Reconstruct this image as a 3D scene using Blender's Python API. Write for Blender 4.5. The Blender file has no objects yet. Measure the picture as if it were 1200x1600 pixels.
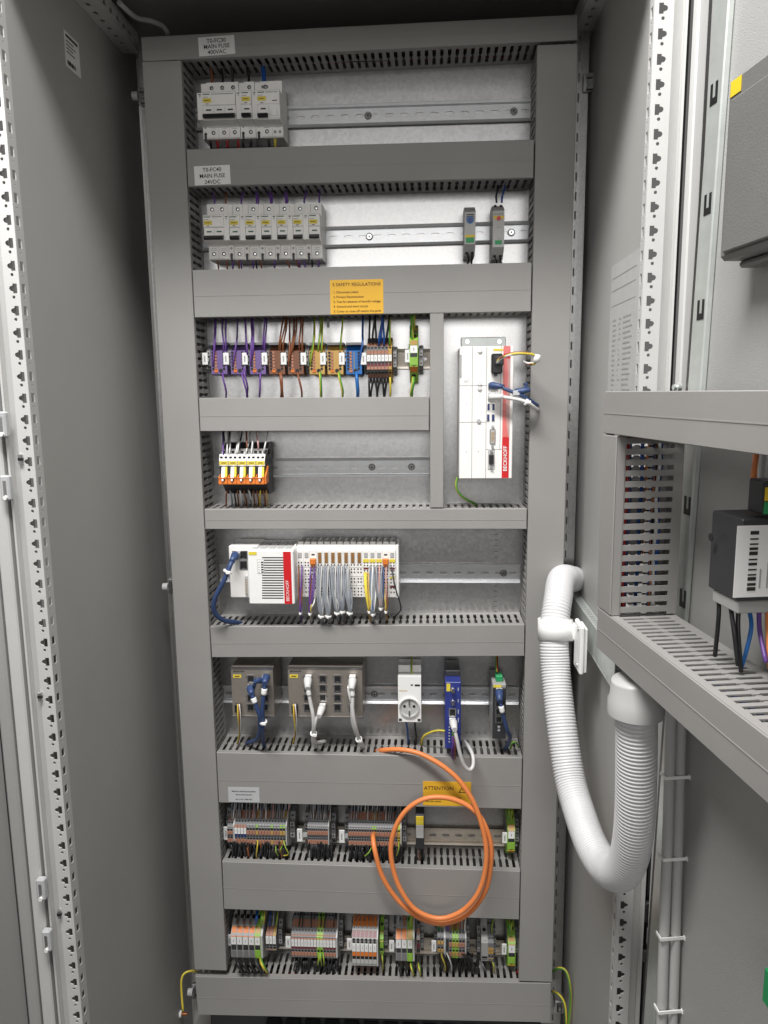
import bpy, math, random
from mathutils import Vector, Matrix
from mathutils.geometry import tessellate_polygon
random.seed(7)
S = bpy.context.scene
COL = S.collection
R_ = math.radians

# ------------------------------------------------------------------ camera
CAM = Vector((0.4642, -1.2903, 1.4629)); FPX = 1165.0
PIT, YAW, ROL = R_(9.1056), R_(3.447), R_(-0.65875)
def mrot():
    cp, sp, cy, sy, cr, sr = math.cos(PIT), math.sin(PIT), math.cos(YAW), math.sin(YAW), math.cos(ROL), math.sin(ROL)
    base = Matrix(((1,0,0),(0,0,-1),(0,1,0)))
    rx = Matrix(((1,0,0),(0,cp,-sp),(0,sp,cp))); ry = Matrix(((cy,0,sy),(0,1,0),(-sy,0,cy))); rz = Matrix(((cr,-sr,0),(sr,cr,0),(0,0,1)))
    return rz @ rx @ ry @ base
RM = mrot()
camd = bpy.data.cameras.new('camera'); cam = bpy.data.objects.new('camera', camd); COL.objects.link(cam)
camd.sensor_fit = 'VERTICAL'; camd.sensor_height = 24.0; camd.lens = FPX/1600*24.0; camd.clip_start = .01; camd.clip_end = 60
rt = RM.transposed()
m3 = Matrix((rt.col[0], -rt.col[1], -rt.col[2])).transposed()
cam.matrix_world = Matrix.Translation(CAM) @ m3.to_4x4()
S.camera = cam
S.view_settings.view_transform = 'Standard'; S.view_settings.look = 'None'; S.view_settings.exposure = 0.0; S.view_settings.gamma = 1

# ------------------------------------------------------------------ light: a room with a ceiling lamp and a bright far wall
world = bpy.data.worlds.new('World'); S.world = world; world.use_nodes = True
world.node_tree.nodes['Background'].inputs[0].default_value = (1.0, .96, .93, 1)
world.node_tree.nodes['Background'].inputs[1].default_value = .15
def area(name, loc, target, sx, sy, power, color=(1, .97, .93)):
    l = bpy.data.lights.new(name, 'AREA'); l.shape = 'RECTANGLE'; l.size = sx; l.size_y = sy; l.energy = power; l.color = color
    o = bpy.data.objects.new(name, l); COL.objects.link(o); o.location = loc
    o.rotation_euler = (Vector(target)-Vector(loc)).to_track_quat('-Z', 'Y').to_euler(); return o
area('ceiling_lamp', (.08, -1.06, 2.95), (.25, -.6, 1.2), 1.2, .35, 72, (1, .985, .97))
area('far_wall_light', (.4, -5.6, 2.25), (.35, 0, 1.5), 3.6, 1.2, 58, (1, .985, .97))  # upright area light added for the bright far wall mirrored in the plate

# ------------------------------------------------------------------ pixel -> place helpers (photo pixels, plane of known depth)
def ray(px, py): return rt @ Vector(((px-600)/FPX, (py-800)/FPX, 1))
def at(px, py, Y): d = ray(px, py); return CAM + d*((Y-CAM.y)/d.y)
def atx(px, py, X): d = ray(px, py); return CAM + d*((X-CAM.x)/d.x)
def rect(px0, py0, px1, py1, Y):
    mx, my = (px0+px1)/2, (py0+py1)/2
    return at(px0, my, Y).x, at(px1, my, Y).x, at(mx, py1, Y).z, at(mx, py0, Y).z
DA = R_(8.3); DH = Vector((.80, -.30, 0))
DU = Vector((math.sin(DA), -math.cos(DA), 0)); DN = Vector((-math.cos(DA), -math.sin(DA), 0)); DROT = DA - math.pi/2
def atd(px, py, d):          # right door: (along the door, -offset, z)
    r = ray(px, py); t = ((DH + DN*d - CAM).dot(DN))/r.dot(DN); P = CAM + r*t
    return Vector(((P-DH).dot(DU), -d, P.z))

# ------------------------------------------------------------------ materials
MATS = {}
def mat(name, col, rough=.5, metal=0., var=.06, scale=60., bump=0., bscale=400., spec=None):
    m = bpy.data.materials.new(name); m.use_nodes = True; nt = m.node_tree; b = nt.nodes['Principled BSDF']
    b.inputs['Roughness'].default_value = rough; b.inputs['Metallic'].default_value = metal
    if spec is not None: b.inputs['Specular IOR Level'].default_value = spec
    tc = nt.nodes.new('ShaderNodeTexCoord'); n = nt.nodes.new('ShaderNodeTexNoise'); n.inputs['Scale'].default_value = scale; n.inputs['Detail'].default_value = 7
    nt.links.new(tc.outputs['Object'], n.inputs['Vector'])
    cr = nt.nodes.new('ShaderNodeValToRGB'); cr.color_ramp.elements[0].position = .3; cr.color_ramp.elements[1].position = .7
    cr.color_ramp.elements[0].color = tuple(c*(1-var) for c in col)+(1,); cr.color_ramp.elements[1].color = tuple(min(1, c*(1+var)) for c in col)+(1,)
    nt.links.new(n.outputs[0], cr.inputs[0]); nt.links.new(cr.outputs[0], b.inputs['Base Color'])
    if bump:
        n2 = nt.nodes.new('ShaderNodeTexNoise'); n2.inputs['Scale'].default_value = bscale; nt.links.new(tc.outputs['Object'], n2.inputs['Vector'])
        bp = nt.nodes.new('ShaderNodeBump'); bp.inputs['Strength'].default_value = bump; bp.inputs['Distance'].default_value = .001
        nt.links.new(n2.outputs[0], bp.inputs['Height']); nt.links.new(bp.outputs[0], b.inputs['Normal'])
    MATS[name] = m; return m
mat('duct', (.302, .293, .281), .5, 0, .05, 6, .15, 900)
mat('duct_dark', (.30, .29, .275), .6, 0, .05, 20, .1, 700)
mat('wall', (.415, .412, .395), .5, 0, .05, 4, .5, 700)
mat('post', (.58, .58, .565), .4, 0, .03, 12, .15, 600)
mat('door_panel', (.37, .37, .36), .5, 0, .03, 5, .4, 700)
mat('white', (.88, .88, .86), .38, 0, .02, 50)
mat('warm_white', (.88, .86, .83), .42, 0, .03, 50)
mat('hose_white', (.66, .66, .67), .38, 0, .03, 30)
mat('cuff_grey', (.47, .47, .46), .45, 0, .03, 30)
mat('paper', (.84, .84, .83), .6, 0, .03, 30)
mat('silver_sticker', (.52, .53, .54), .4, .0, .03, 30)
mat('black', (.014, .014, .015), .45, 0, .1, 60)
mat('ink', (.02, .018, .015), .6)
mat('green_ink', (.03, .13, .07), .6)
mat('brown_ink', (.13, .055, .01), .6)
mat('charcoal', (.035, .036, .04), .5, 0, .1, 60)
mat('box_grey', (.035, .036, .04), .5, 0, .05, 30, .2, 500)
mat('panel_grey', (.165, .164, .16), .5, 0, .04, 12, .3, 500)
mat('term_grey', (.19, .19, .195), .5, 0, .06, 80)
mat('mid_grey', (.36, .36, .35), .5, 0, .05, 60)
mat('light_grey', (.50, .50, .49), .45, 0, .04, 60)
mat('peach', (.43, .20, .13), .5, 0, .08, 90)
mat('orange', (.68, .19, .03), .42, 0, .05, 60)
mat('amber', (.50, .31, .09), .45, 0, .06, 60)
mat('cable_orange', (.80, .25, .075), .42, 0, .05, 25)
mat('yellow', (.78, .56, .03), .45, 0, .04, 40)
mat('sign_yellow', (.80, .45, .03), .5, 0, .04, 20)
mat('label_yellow', (.74, .60, .06), .5, 0, .04, 40)
mat('red', (.60, .015, .02), .35, 0, .04, 30)
mat('pale_red', (.70, .17, .155), .3, 0, .04, 30)
mat('dark_red', (.16, .025, .03), .4)
mat('green', (.02, .30, .10), .45)
mat('lime', (.25, .47, .06), .45, 0, .06, 60)
mat('pe_green', (.10, .30, .04), .45)
mat('pe_yellow', (.62, .50, .05), .45)
mat('blue', (.02, .14, .42), .42, 0, .06, 60)
mat('wire_blue', (.015, .075, .30), .42)
mat('device_blue', (.03, .045, .23), .32, 0, .05, 30)
mat('patch_blue', (.035, .065, .165), .45, 0, .06, 60)
mat('patch_white', (.66, .65, .64), .45, 0, .04, 60)
mat('violet', (.14, .06, .28), .42, 0, .06, 60)
mat('body_violet', (.165, .11, .28), .45, 0, .06, 60)
mat('brown', (.22, .075, .03), .42, 0, .06, 60)
mat('body_brown', (.19, .08, .045), .45, 0, .06, 60)
mat('wire_grey', (.27, .29, .32), .42, 0, .06, 60)
mat('wire_white', (.72, .72, .70), .42)
mat('wire_black', (.015, .015, .016), .4)
mat('wire_red', (.35, .02, .02), .4)
mat('wire_pink', (.55, .32, .30), .4)
mat('wire_green', (.03, .22, .06), .4)
mat('socket_blue', (.015, .03, .13), .4)
mat('gold', (.42, .27, .09), .4, .3)
mat('steel', (.62, .62, .62), .28, 1., .08, 40)
mat('dark_steel', (.20, .20, .20), .4, 1., .1, 40)
mat('chrome', (.75, .75, .75), .15, 1.)
mat('copper', (.55, .22, .10), .35, .8)
mat('clear', (.50, .51, .52), .15, 0, .05)
def metal_mat(name, c0, c1, rough, scale, stretch=(1, 1, 1)):
    m = bpy.data.materials.new(name); m.use_nodes = True; nt = m.node_tree; b = nt.nodes['Principled BSDF']
    b.inputs['Metallic'].default_value = 1.
    tc = nt.nodes.new('ShaderNodeTexCoord'); mp = nt.nodes.new('ShaderNodeMapping'); mp.inputs['Scale'].default_value = stretch
    nt.links.new(tc.outputs['Object'], mp.inputs[0])
    v = nt.nodes.new('ShaderNodeTexVoronoi'); v.inputs['Scale'].default_value = scale
    n = nt.nodes.new('ShaderNodeTexNoise'); n.inputs['Scale'].default_value = scale*.6; n.inputs['Detail'].default_value = 5
    nt.links.new(mp.outputs[0], v.inputs['Vector']); nt.links.new(mp.outputs[0], n.inputs['Vector'])
    sep = nt.nodes.new('ShaderNodeSeparateColor'); nt.links.new(v.outputs['Color'], sep.inputs[0])
    mx = nt.nodes.new('ShaderNodeMath'); mx.operation = 'ADD'; nt.links.new(sep.outputs[0], mx.inputs[0]); nt.links.new(n.outputs[0], mx.inputs[1])
    cr = nt.nodes.new('ShaderNodeValToRGB'); cr.color_ramp.elements[0].color = c0+(1,); cr.color_ramp.elements[1].color = c1+(1,)
    hf = nt.nodes.new('ShaderNodeMath'); hf.operation = 'MULTIPLY'; hf.inputs[1].default_value = .5; nt.links.new(mx.outputs[0], hf.inputs[0])
    nt.links.new(hf.outputs[0], cr.inputs[0]); nt.links.new(cr.outputs[0], b.inputs['Base Color'])
    rr = nt.nodes.new('ShaderNodeMapRange'); rr.inputs['To Min'].default_value = rough-.025; rr.inputs['To Max'].default_value = rough+.035
    nt.links.new(hf.outputs[0], rr.inputs[0]); nt.links.new(rr.outputs[0], b.inputs['Roughness']); MATS[name] = m
metal_mat('galvanised', (.50, .50, .50), (.645, .64, .635), .31, 230)
mat('zinc', (.74, .755, .77), .28, .55, .04, 60)
metal_mat('brass_zinc', (.66, .60, .53), (.74, .68, .60), .32, 400, (.3, 1, 1))
mat('zinc_plate', (.62, .655, .63), .33, .45, .06, 50)
mat('rail_warm', (.85, .77, .66), .4, .25, .06, 60)
mat('brushed', (.36, .325, .29), .34, .55, .06, 40)

# ------------------------------------------------------------------ mesh builder
class MB:
    def __init__(s): s.v = []; s.f = []; s.m = []; s.sm = []; s.names = []
    def mi(s, m):
        if m not in s.names: s.names.append(m)
        return s.names.index(m)
    def add(s, vs, fs, m, smooth=False):
        b = len(s.v); s.v += [tuple(p) for p in vs]; k = s.mi(m)
        for f in fs: s.f.append([i+b for i in f]); s.m.append(k); s.sm.append(smooth)
        return s
    def box(s, x0, x1, y0, y1, z0, z1, m, b=0.):
        if x0 > x1: x0, x1 = x1, x0
        if y0 > y1: y0, y1 = y1, y0
        if z0 > z1: z0, z1 = z1, z0
        if not b:
            return s.add([(x0,y0,z0),(x1,y0,z0),(x1,y1,z0),(x0,y1,z0),(x0,y0,z1),(x1,y0,z1),(x1,y1,z1),(x0,y1,z1)],
                  [(0,3,2,1),(4,5,6,7),(0,1,5,4),(1,2,6,5),(2,3,7,6),(3,0,4,7)], m)
        b = min(b, (x1-x0)*.45, (y1-y0)*.45, (z1-z0)*.45)
        xs, ys, zs = (x0, x1), (y0, y1), (z0, z1); V = []; I = {}
        for i in (0,1):
            for j in (0,1):
                for k in (0,1):
                    sx, sy, sz = (1,-1)[i], (1,-1)[j], (1,-1)[k]; X, Y, Z = xs[i], ys[j], zs[k]
                    for a, p in enumerate(((X, Y+sy*b, Z+sz*b), (X+sx*b, Y, Z+sz*b), (X+sx*b, Y+sy*b, Z))):
                        I[i,j,k,a] = len(V); V.append(p)
        F = []
        for i in (0,1): F.append([I[i,j,k,0] for j,k in ((0,0),(1,0),(1,1),(0,1))][::(-1 if i == 0 else 1)])
        for j in (0,1): F.append([I[i,j,k,1] for i,k in ((0,0),(1,0),(1,1),(0,1))][::(1 if j == 0 else -1)])
        for k in (0,1): F.append([I[i,j,k,2] for i,j in ((0,0),(1,0),(1,1),(0,1))][::(-1 if k == 0 else 1)])
        for j in (0,1):
            for k in (0,1): F.append([I[0,j,k,1], I[1,j,k,1], I[1,j,k,2], I[0,j,k,2]][::(1 if j != k else -1)])
        for i in (0,1):
            for k in (0,1): F.append([I[i,0,k,0], I[i,1,k,0], I[i,1,k,2], I[i,0,k,2]][::(1 if i == k else -1)])
        for i in (0,1):
            for j in (0,1): F.append([I[i,j,0,0], I[i,j,1,0], I[i,j,1,1], I[i,j,0,1]][::(1 if i != j else -1)])
        for i in (0,1):
            for j in (0,1):
                for k in (0,1): F.append([I[i,j,k,0], I[i,j,k,1], I[i,j,k,2]][::(1 if (i+j+k) % 2 == 0 else -1)])
        return s.add(V, F, m)
    def prism(s, prof, x0, x1, m):           # prof: (y,z) loop
        n = len(prof)
        a = sum(prof[i][0]*prof[(i+1)%n][1]-prof[(i+1)%n][0]*prof[i][1] for i in range(n))
        if a < 0: prof = prof[::-1]
        V = [(x0, y, z) for y, z in prof]+[(x1, y, z) for y, z in prof]
        F = [[i, i+n, (i+1)%n+n, (i+1)%n] for i in range(n)]
        F = [f[::-1] for f in F]
        for t in tessellate_polygon([[Vector((y, z, 0)) for y, z in prof]]):
            p = [prof[i] for i in t]; ar = (p[1][0]-p[0][0])*(p[2][1]-p[0][1])-(p[2][0]-p[0][0])*(p[1][1]-p[0][1])
            t = list(t) if ar > 0 else list(t)[::-1]
            F.append(t[::-1]); F.append([i+n for i in t])
        return s.add(V, F, m)
    def extr(s, loop, h0, h1, m, axis='y'):  # loop: (a,b); axis y -> a=x,b=z ; axis z -> a=x,b=y
        n = len(loop); P = (lambda a, b, h: (a, h, b)) if axis == 'y' else (lambda a, b, h: (a, b, h))
        V = [P(a, b, h0) for a, b in loop]+[P(a, b, h1) for a, b in loop]
        return s.add(V, [list(range(n)), list(range(2*n-1, n-1, -1))]+[[i, (i+1)%n, (i+1)%n+n, i+n] for i in range(n)], m)
    def cyl(s, c, ax, r, h, m, n=12, r2=None, cap=None):
        c = Vector(c); ax = Vector(ax).normalized(); u = ax.orthogonal().normalized(); w = ax.cross(u); r2 = r if r2 is None else r2
        ps = [(math.cos(2*math.pi*i/n), math.sin(2*math.pi*i/n)) for i in range(n)]
        V = [c+u*(a*r)+w*(b*r) for a, b in ps]+[c+ax*h+u*(a*r2)+w*(b*r2) for a, b in ps]
        s.add(V, [[i, (i+1)%n, (i+1)%n+n, i+n] for i in range(n)], m, True)
        s.add(V[n:], [list(range(n))], cap or m); s.add(V[:n], [list(range(n))[::-1]], m); return s
    def tube(s, pts, r, m, n=6, caps=True, twist=0.):
        pts = [Vector(p) for p in pts]; k = len(pts); rad = r if isinstance(r, (list, tuple)) else [r]*k
        ms = m if isinstance(m, (list, tuple)) else [m]; V = []; prev = None
        for i, p in enumerate(pts):
            t = (pts[min(i+1, k-1)]-pts[max(i-1, 0)])
            t = t.normalized() if t.length > 1e-9 else Vector((0, 0, 1))
            if prev is None: u = t.orthogonal().normalized()
            else:
                u = prev - t*prev.dot(t); u = u.normalized() if u.length > 1e-6 else t.orthogonal().normalized()
            prev = u; w = t.cross(u)
            for j in range(n):
                a = 2*math.pi*j/n+twist*i; V.append(p+u*(math.cos(a)*rad[i])+w*(math.sin(a)*rad[i]))
        b = len(s.v); s.v += [tuple(p) for p in V]
        ks = [s.mi(q) for q in ms]
        for i in range(k-1):
            for j in range(n):
                s.f.append([b+i*n+j, b+i*n+(j+1)%n, b+(i+1)*n+(j+1)%n, b+(i+1)*n+j]); s.m.append(ks[(j*len(ks))//n]); s.sm.append(True)
        if caps:
            s.f.append([b+j for j in range(n)][::-1]); s.m.append(ks[0]); s.sm.append(False)
            s.f.append([b+(k-1)*n+j for j in range(n)]); s.m.append(ks[0]); s.sm.append(False)
        return s
    def holed(s, x0, z0, w, h, holes, n, pitch, y, t, m, dirx=True):
        """sheet of n cells in the x-z plane (front at y, thickness t), each pierced by the hole loops"""
        outer = [(0, 0), (w, 0), (w, h), (0, h)]
        loops = [[Vector((a, b, 0)) for a, b in outer]]+[[Vector((a, b, 0)) for a, b in hl] for hl in holes]
        flat = [p for l in loops for p in l]; tris = tessellate_polygon(loops); T = []
        for tr in tris:
            a, b, c = (flat[i] for i in tr)
            ar = (b.x-a.x)*(c.y-a.y)-(c.x-a.x)*(b.y-a.y); T.append(list(tr) if ar > 0 else list(tr)[::-1])
        for k in range(n):
            ox, oz = (x0+k*pitch, z0) if dirx else (x0, z0+k*pitch)
            V = [(p.x+ox, y, p.y+oz) for p in flat]; s.add(V, T, m)
            s.add([(p.x+ox, y+t, p.y+oz) for p in flat], [q[::-1] for q in T], m)
            i0 = 4
            for hl in holes:
                c = len(hl); V2 = [(a+ox, y, b+oz) for a, b in hl]+[(a+ox, y+t, b+oz) for a, b in hl]
                s.add(V2, [[i, (i+1)%c, (i+1)%c+c, i+c] for i in range(c)], m)
        return s
    def xf(s, M, start=0):
        for i in range(start, len(s.v)): s.v[i] = tuple(M @ Vector(s.v[i]))
        return s
    def build(s, name, parent=None, loc=None):
        me = bpy.data.meshes.new(name); me.from_pydata(s.v, [], s.f)
        for q in s.names: me.materials.append(MATS[q])
        me.polygons.foreach_set('material_index', s.m); me.polygons.foreach_set('use_smooth', s.sm); me.update()
        o = bpy.data.objects.new(name, me); COL.objects.link(o)
        if parent is not None: o.parent = parent
        if loc is not None: o.location = loc
        return o
def slot(cx, cz, l, h, vert=False):
    r = h/2; p = []
    for k in range(4): a = -math.pi/2+math.pi*k/3; p.append((cx+l/2-r+r*math.cos(a), cz+r*math.sin(a)))
    for k in range(4): a = math.pi/2+math.pi*k/3; p.append((cx-l/2+r+r*math.cos(a), cz+r*math.sin(a)))
    return [(cx+(b-cz), cz+(a-cx)) for a, b in p][::-1] if vert else p
def circ(cx, cz, r, n=8): return [(cx+r*math.cos(2*math.pi*k/n), cz+r*math.sin(2*math.pi*k/n)) for k in range(n)]
def tag(o, label=None, cat=None, group=None, kind=None):
    if label: o['label'] = label
    if cat: o['category'] = cat
    if group: o['group'] = group
    if kind: o['kind'] = kind
    return o
def thing(name, label, cat, loc=(0,0,0), rz=0., group=None, ry=0.):
    o = bpy.data.objects.new(name, None); COL.objects.link(o); o.location = loc; o.rotation_euler = (0, ry, rz); o.empty_display_size = .02
    return tag(o, label, cat, group)
def dup(root, loc, label=None, rz=None, group=None):
    r = root.copy(); COL.objects.link(r); r.location = loc
    if rz is not None: r.rotation_euler.z = rz
    if label: r['label'] = label
    if group: r['group'] = group
    for ch in root.children:
        c = ch.copy(); COL.objects.link(c); c.parent = r
        for g in ch.children: d = g.copy(); COL.objects.link(d); d.parent = c
    return r
TXT = {}
def text(body, size, parent, loc, m='ink', name='lettering', align='CENTER', vert=False, bold=0.):
    key = (body, size, align, bold)
    if key not in TXT:
        cu = bpy.data.curves.new('t', 'FONT'); cu.body = body; cu.size = size; cu.align_x = align; cu.align_y = 'CENTER'; cu.resolution_u = 3; cu.offset = bold
        o = bpy.data.objects.new('t', cu); COL.objects.link(o); dg = bpy.context.evaluated_depsgraph_get()
        me = bpy.data.meshes.new_from_object(o.evaluated_get(dg)); TXT[key] = ([tuple(v.co) for v in me.vertices], [list(p.vertices) for p in me.polygons])
        bpy.data.objects.remove(o); bpy.data.meshes.remove(me); bpy.data.curves.remove(cu)
    V, F = TXT[key]; b = MB(); b.add([(x, 0, y) if not vert else (-y, 0, x) for x, y, _ in V], F, m)
    return b.build(name, parent, loc)
def spline(pts, seg=5):
    P = [Vector(p) for p in pts]; P = [P[0]*2-P[1]]+P+[P[-1]*2-P[-2]]; out = []
    for i in range(1, len(P)-2):
        a, b, c, d = P[i-1:i+3]
        for k in range(seg):
            t = k/seg; out.append(.5*((2*b)+(c-a)*t+(2*a-5*b+4*c-d)*t*t+(3*b-a-3*c+d)*t**3))
    return out+[P[-2]]
def pt(p): return at(*p)
def wire(par, pts, r, m, name='wire', seg=4, n=6, world=False):
    """pts are (photo x, photo y, depth) unless world"""
    P = [Vector(p) if world else pt(p) for p in pts]; P = [p if i in (0, len(P)-1) or r > .0028 else p+Vector([random.uniform(-.0008, .0008) for _ in '123']) for i, p in enumerate(P)]; o = Vector(par.location) if par is not None else Vector((0, 0, 0))
    M = par.matrix_basis.inverted() if par is not None else Matrix()
    return MB().tube([M @ q for q in spline(P, seg)], r, m, n).build(name, par)
PE = ('pe_yellow', 'pe_green', 'pe_yellow')
D = .082     # mounting plate plane; duct covers are at y = 0
# the floor of the room in front of and under the cabinet
mat('floor', (.045, .045, .044), .6, 0, .1, 3)
fl = MB(); fl.box(-6, 6, -8, 3, -.06, 0, 'floor'); tag(fl.build('floor'), kind='structure')
# ------------------------------------------------------------------ cabinet shell
cab = thing('control_cabinet', 'tall light grey steel cabinet shell with open front and perforated corner posts', 'cabinet', (0, 0, 0))
XL, XR = -.070, .740
b = MB(); b.box(XL-.003, XL, -.286, .165, .05, 2.105, 'wall'); b.build('side_panel', cab)
b = MB(); b.box(XR, XR+.003, -.268, .165, .05, 2.105, 'wall'); b.build('side_panel', cab)
b = MB(); b.box(-.12, .79, .24, .243, .05, 2.11, 'duct_dark'); b.build('rear_panel', cab)
b = MB(); b.box(-.12, .79, -.33, .24, 2.105, 2.108, 'duct_dark'); b.build('roof_panel', cab)
b = MB(); b.box(-.115, .785, -.325, -.285, 2.03, 2.1045, 'post'); b.build('top_beam', cab)
b = MB(); b.box(-.12, .79, -.30, .24, .046, .0495, 'duct_dark'); b.build('base_panel', cab)
P_ = .0285
def club(cx, cz, sg):
    h = .0062; p = [(cx-sg*.0005, cz-h), (cx+sg*.0052, cz-h), (cx+sg*.0052, cz+h), (cx-sg*.0005, cz+h), (cx-sg*.0005, cz+.0038)]
    for k in range(5): a = math.pi/2+math.pi*k/4; p.append((cx-sg*.0022+sg*.0034*math.cos(a), cz+.0034*math.sin(a)))
    p.append((cx-sg*.0005, cz-.0038))
    return p if sg > 0 else p[::-1]
NP = 72
def post(side):
    yf = -.308 if side < 0 else -.288
    x0 = XL-.0195 if side < 0 else XR-.002
    b = MB()
    if side < 0:
        b.holed(x0, .05, .0195, P_, [club(.0105, P_/2, 1), circ(.0105, .0022+P_*0+.001, .0022)], NP, P_, yf, .0016, 'post', False)
        m = MB(); m.holed(-.3064, .05, .0204, P_, [[(.004, .009), (.013, .009), (.013, .021), (.004, .021)], circ(.009, .003, .0016, 6)], NP, P_, 0, .0015, 'post', False)
        m.xf(Matrix(((0, -1, 0, XL), (1, 0, 0, 0), (0, 0, 1, 0), (0, 0, 0, 1))))
        b.box(x0-.0012, x0, yf, -.286, .05, 2.1, 'post')
    else:
        b.holed(x0, .05, .022, P_, [club(.0105, P_/2, -1), circ(.0105, .0032, .0022)], NP, P_, yf, .0016, 'post', False)
        m = MB(); m.holed(.268, .05, .0204-.002, P_, [[(.004, .009), (.012, .009), (.012, .021), (.004, .021)], circ(.008, .003, .0016, 6)], NP, P_, 0, .0015, 'post', False)
        m.xf(Matrix(((0, 1, 0, XR-.002), (-1, 0, 0, 0), (0, 0, 1, 0), (0, 0, 0, 1))))
        b.box(x0+.022, x0+.0232, yf, -.268, .05, 2.1, 'post')
    ob = b.build('frame_post', cab)
    m.build('perforated_flange', ob)
    # outer profile: bevel, rim, seal groove
    s = side; xo = x0-.0012 if s < 0 else x0+.0232
    X = lambda d: xo+s*d
    q = MB()
    for (a, ya, c, yc) in ((0, yf, .013, yf+.009), (.013, yf+.009, .0132, yf-.002), (.0132, yf-.002, .0162, yf-.002)):
        q.add([(X(a), ya, .05), (X(c), yc, .05), (X(c), yc, 2.1), (X(a), ya, 2.1)], [(0, 1, 2, 3) if s > 0 else (3, 2, 1, 0)], 'post')
    q.box(X(.0150), X(.0162), yf-.0019, yf+.03, .05, 2.1, 'post')
    q.build('edge_profile', ob)
    g = MB(); g.box(X(.0164), X(.0235), yf+.012, yf+.02, .05, 2.1, 'black'); g.build('door_seal', ob)
    return ob, X, yf
pl, XfL, yL = post(-1); pr_, XfR, yR = post(1)
# slots in the groove of the left post (small bright clips)
for (px, py) in ((36, 717), (66, 1086), (96, 1424)):
    c = at(px, py, yL+.004); q = MB(); q.box(c.x-.003, c.x+.003, yL-.004, yL+.006, c.z-.007, c.z+.007, 'steel', .001); q.box(c.x-.0031, c.x+.0031, yL-.0042, yL+.004, c.z-.002, c.z+.002, 'black'); q.build('clip', pl)
# roof rails running into the depth, perforated
def depth_rail(x0, x1, z0, z1, ya, yb, side, name='roof_rail'):
    n = int((yb-ya)/.025); b = MB(); w = (yb-ya)/n
    b.holed(ya, z0, w, z1-z0, [slot(w/2, (z1-z0)*.5, .011, .008)], n, w, 0, .0015, 'post')
    if side < 0: b.xf(Matrix(((0, -1, 0, x1), (1, 0, 0, 0), (0, 0, 1, 0), (0, 0, 0, 1))))
    else: b.xf(Matrix(((0, 1, 0, x0), (-1, 0, 0, ya+yb), (0, 0, 1, 0), (0, 0, 0, 1))))
    k = len(b.v); c = MB(); c.holed(ya, x0, w, x1-x0, [slot(w/2, (x1-x0)*.5, .010, .007)], n, w, 0, .0015, 'post')
    c.xf(Matrix(((0, 0, 1, 0), (1, 0, 0, 0), (0, 1, 0, z0), (0, 0, 0, 1))))
    for f, mi in zip(c.f, c.m): b.f.append([i+k for i in f][::-1]); b.m.append(0); b.sm.append(False)
    b.v += c.v
    b.box(x0, x1, ya, yb, z1+.0003, z1+.002, 'post')
    return b.build(name, cab)
depth_rail(XL+.0005, XL+.030, 2.055, 2.085, -.285, .10, -1)
depth_rail(XR-.030, XR-.0005, 2.055, 2.085, -.285, .10, 1)
# ------------------------------------------------------------------ mounting plate
plate = thing('mounting_plate', 'galvanised steel mounting plate behind the grey wiring ducts', 'mounting plate', (0, D, 0))
b = MB(); b.box(-.033, .7155, 0, .002, .17, 2.062, 'galvanised')
ns = 60; ph = (2.062-.17)/ns
b.holed(.7155, .17, .006, ph, [[(.0016, .008), (.0044, .008), (.0044, .022), (.0016, .022)]], ns, ph, 0, .002, 'galvanised', False)
b.box(.7215, .733, 0, .002, .17, 2.062, 'galvanised'); b.box(.7225, .7237, -.0012, 0, .17, 2.062, 'galvanised')
b.box(-.0345, -.033, -.002, .014, .17, 2.062, 'galvanised'); b.box(.733, .7345, 0, .014, .17, 2.062, 'galvanised')
b.build('sheet', plate)
# faint scale ticks stamped beside the rails
b = MB()
for (px, y0, y1, n) in ((775, 835, 870, 5), (774, 916, 955, 6)):
    for k in range(n):
        c = at(px, y0+(y1-y0)*k/(n-1), D); b.box(c.x-.003, c.x+.003, -.0004, -.0001, c.z-.0006, c.z+.0006, 'dark_steel')
b.build('scale_mark', plate)
for k, (px, py, sd, lb) in enumerate(((222, 150, -1, 'upper left'), (268, 917, -1, 'middle left'), (306, 1550, -1, 'lower left'), (920, 128, 1, 'upper right'))):
    c = at(px, py, D-.01)
    t = thing('plate_clamp', 'zinc plate clamp with white knob at the %s edge of the mounting plate' % lb, 'clamp', (c.x, D-.0025, c.z), 0, 'clamps on the mounting plate edge')
    b = MB(); b.box(-.009, .007, -.004, 0, -.014, .014, 'steel', .001); b.box(-.004, .007, -.012, -.004, -.012, -.006, 'dark_steel'); b.box(-.004, .007, -.012, -.004, .006, .012, 'dark_steel'); b.build('bracket', t)
    b = MB(); b.cyl((sd*.006, -.008, 0), (sd, 0, 0), .0075, .010, 'cuff_grey', 14); b.build('knob', t)
    b = MB(); b.cyl((0, -.004, 0), (0, -1, 0), .0045, .005, 'dark_steel', 8); b.build('bolt', t)
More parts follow.
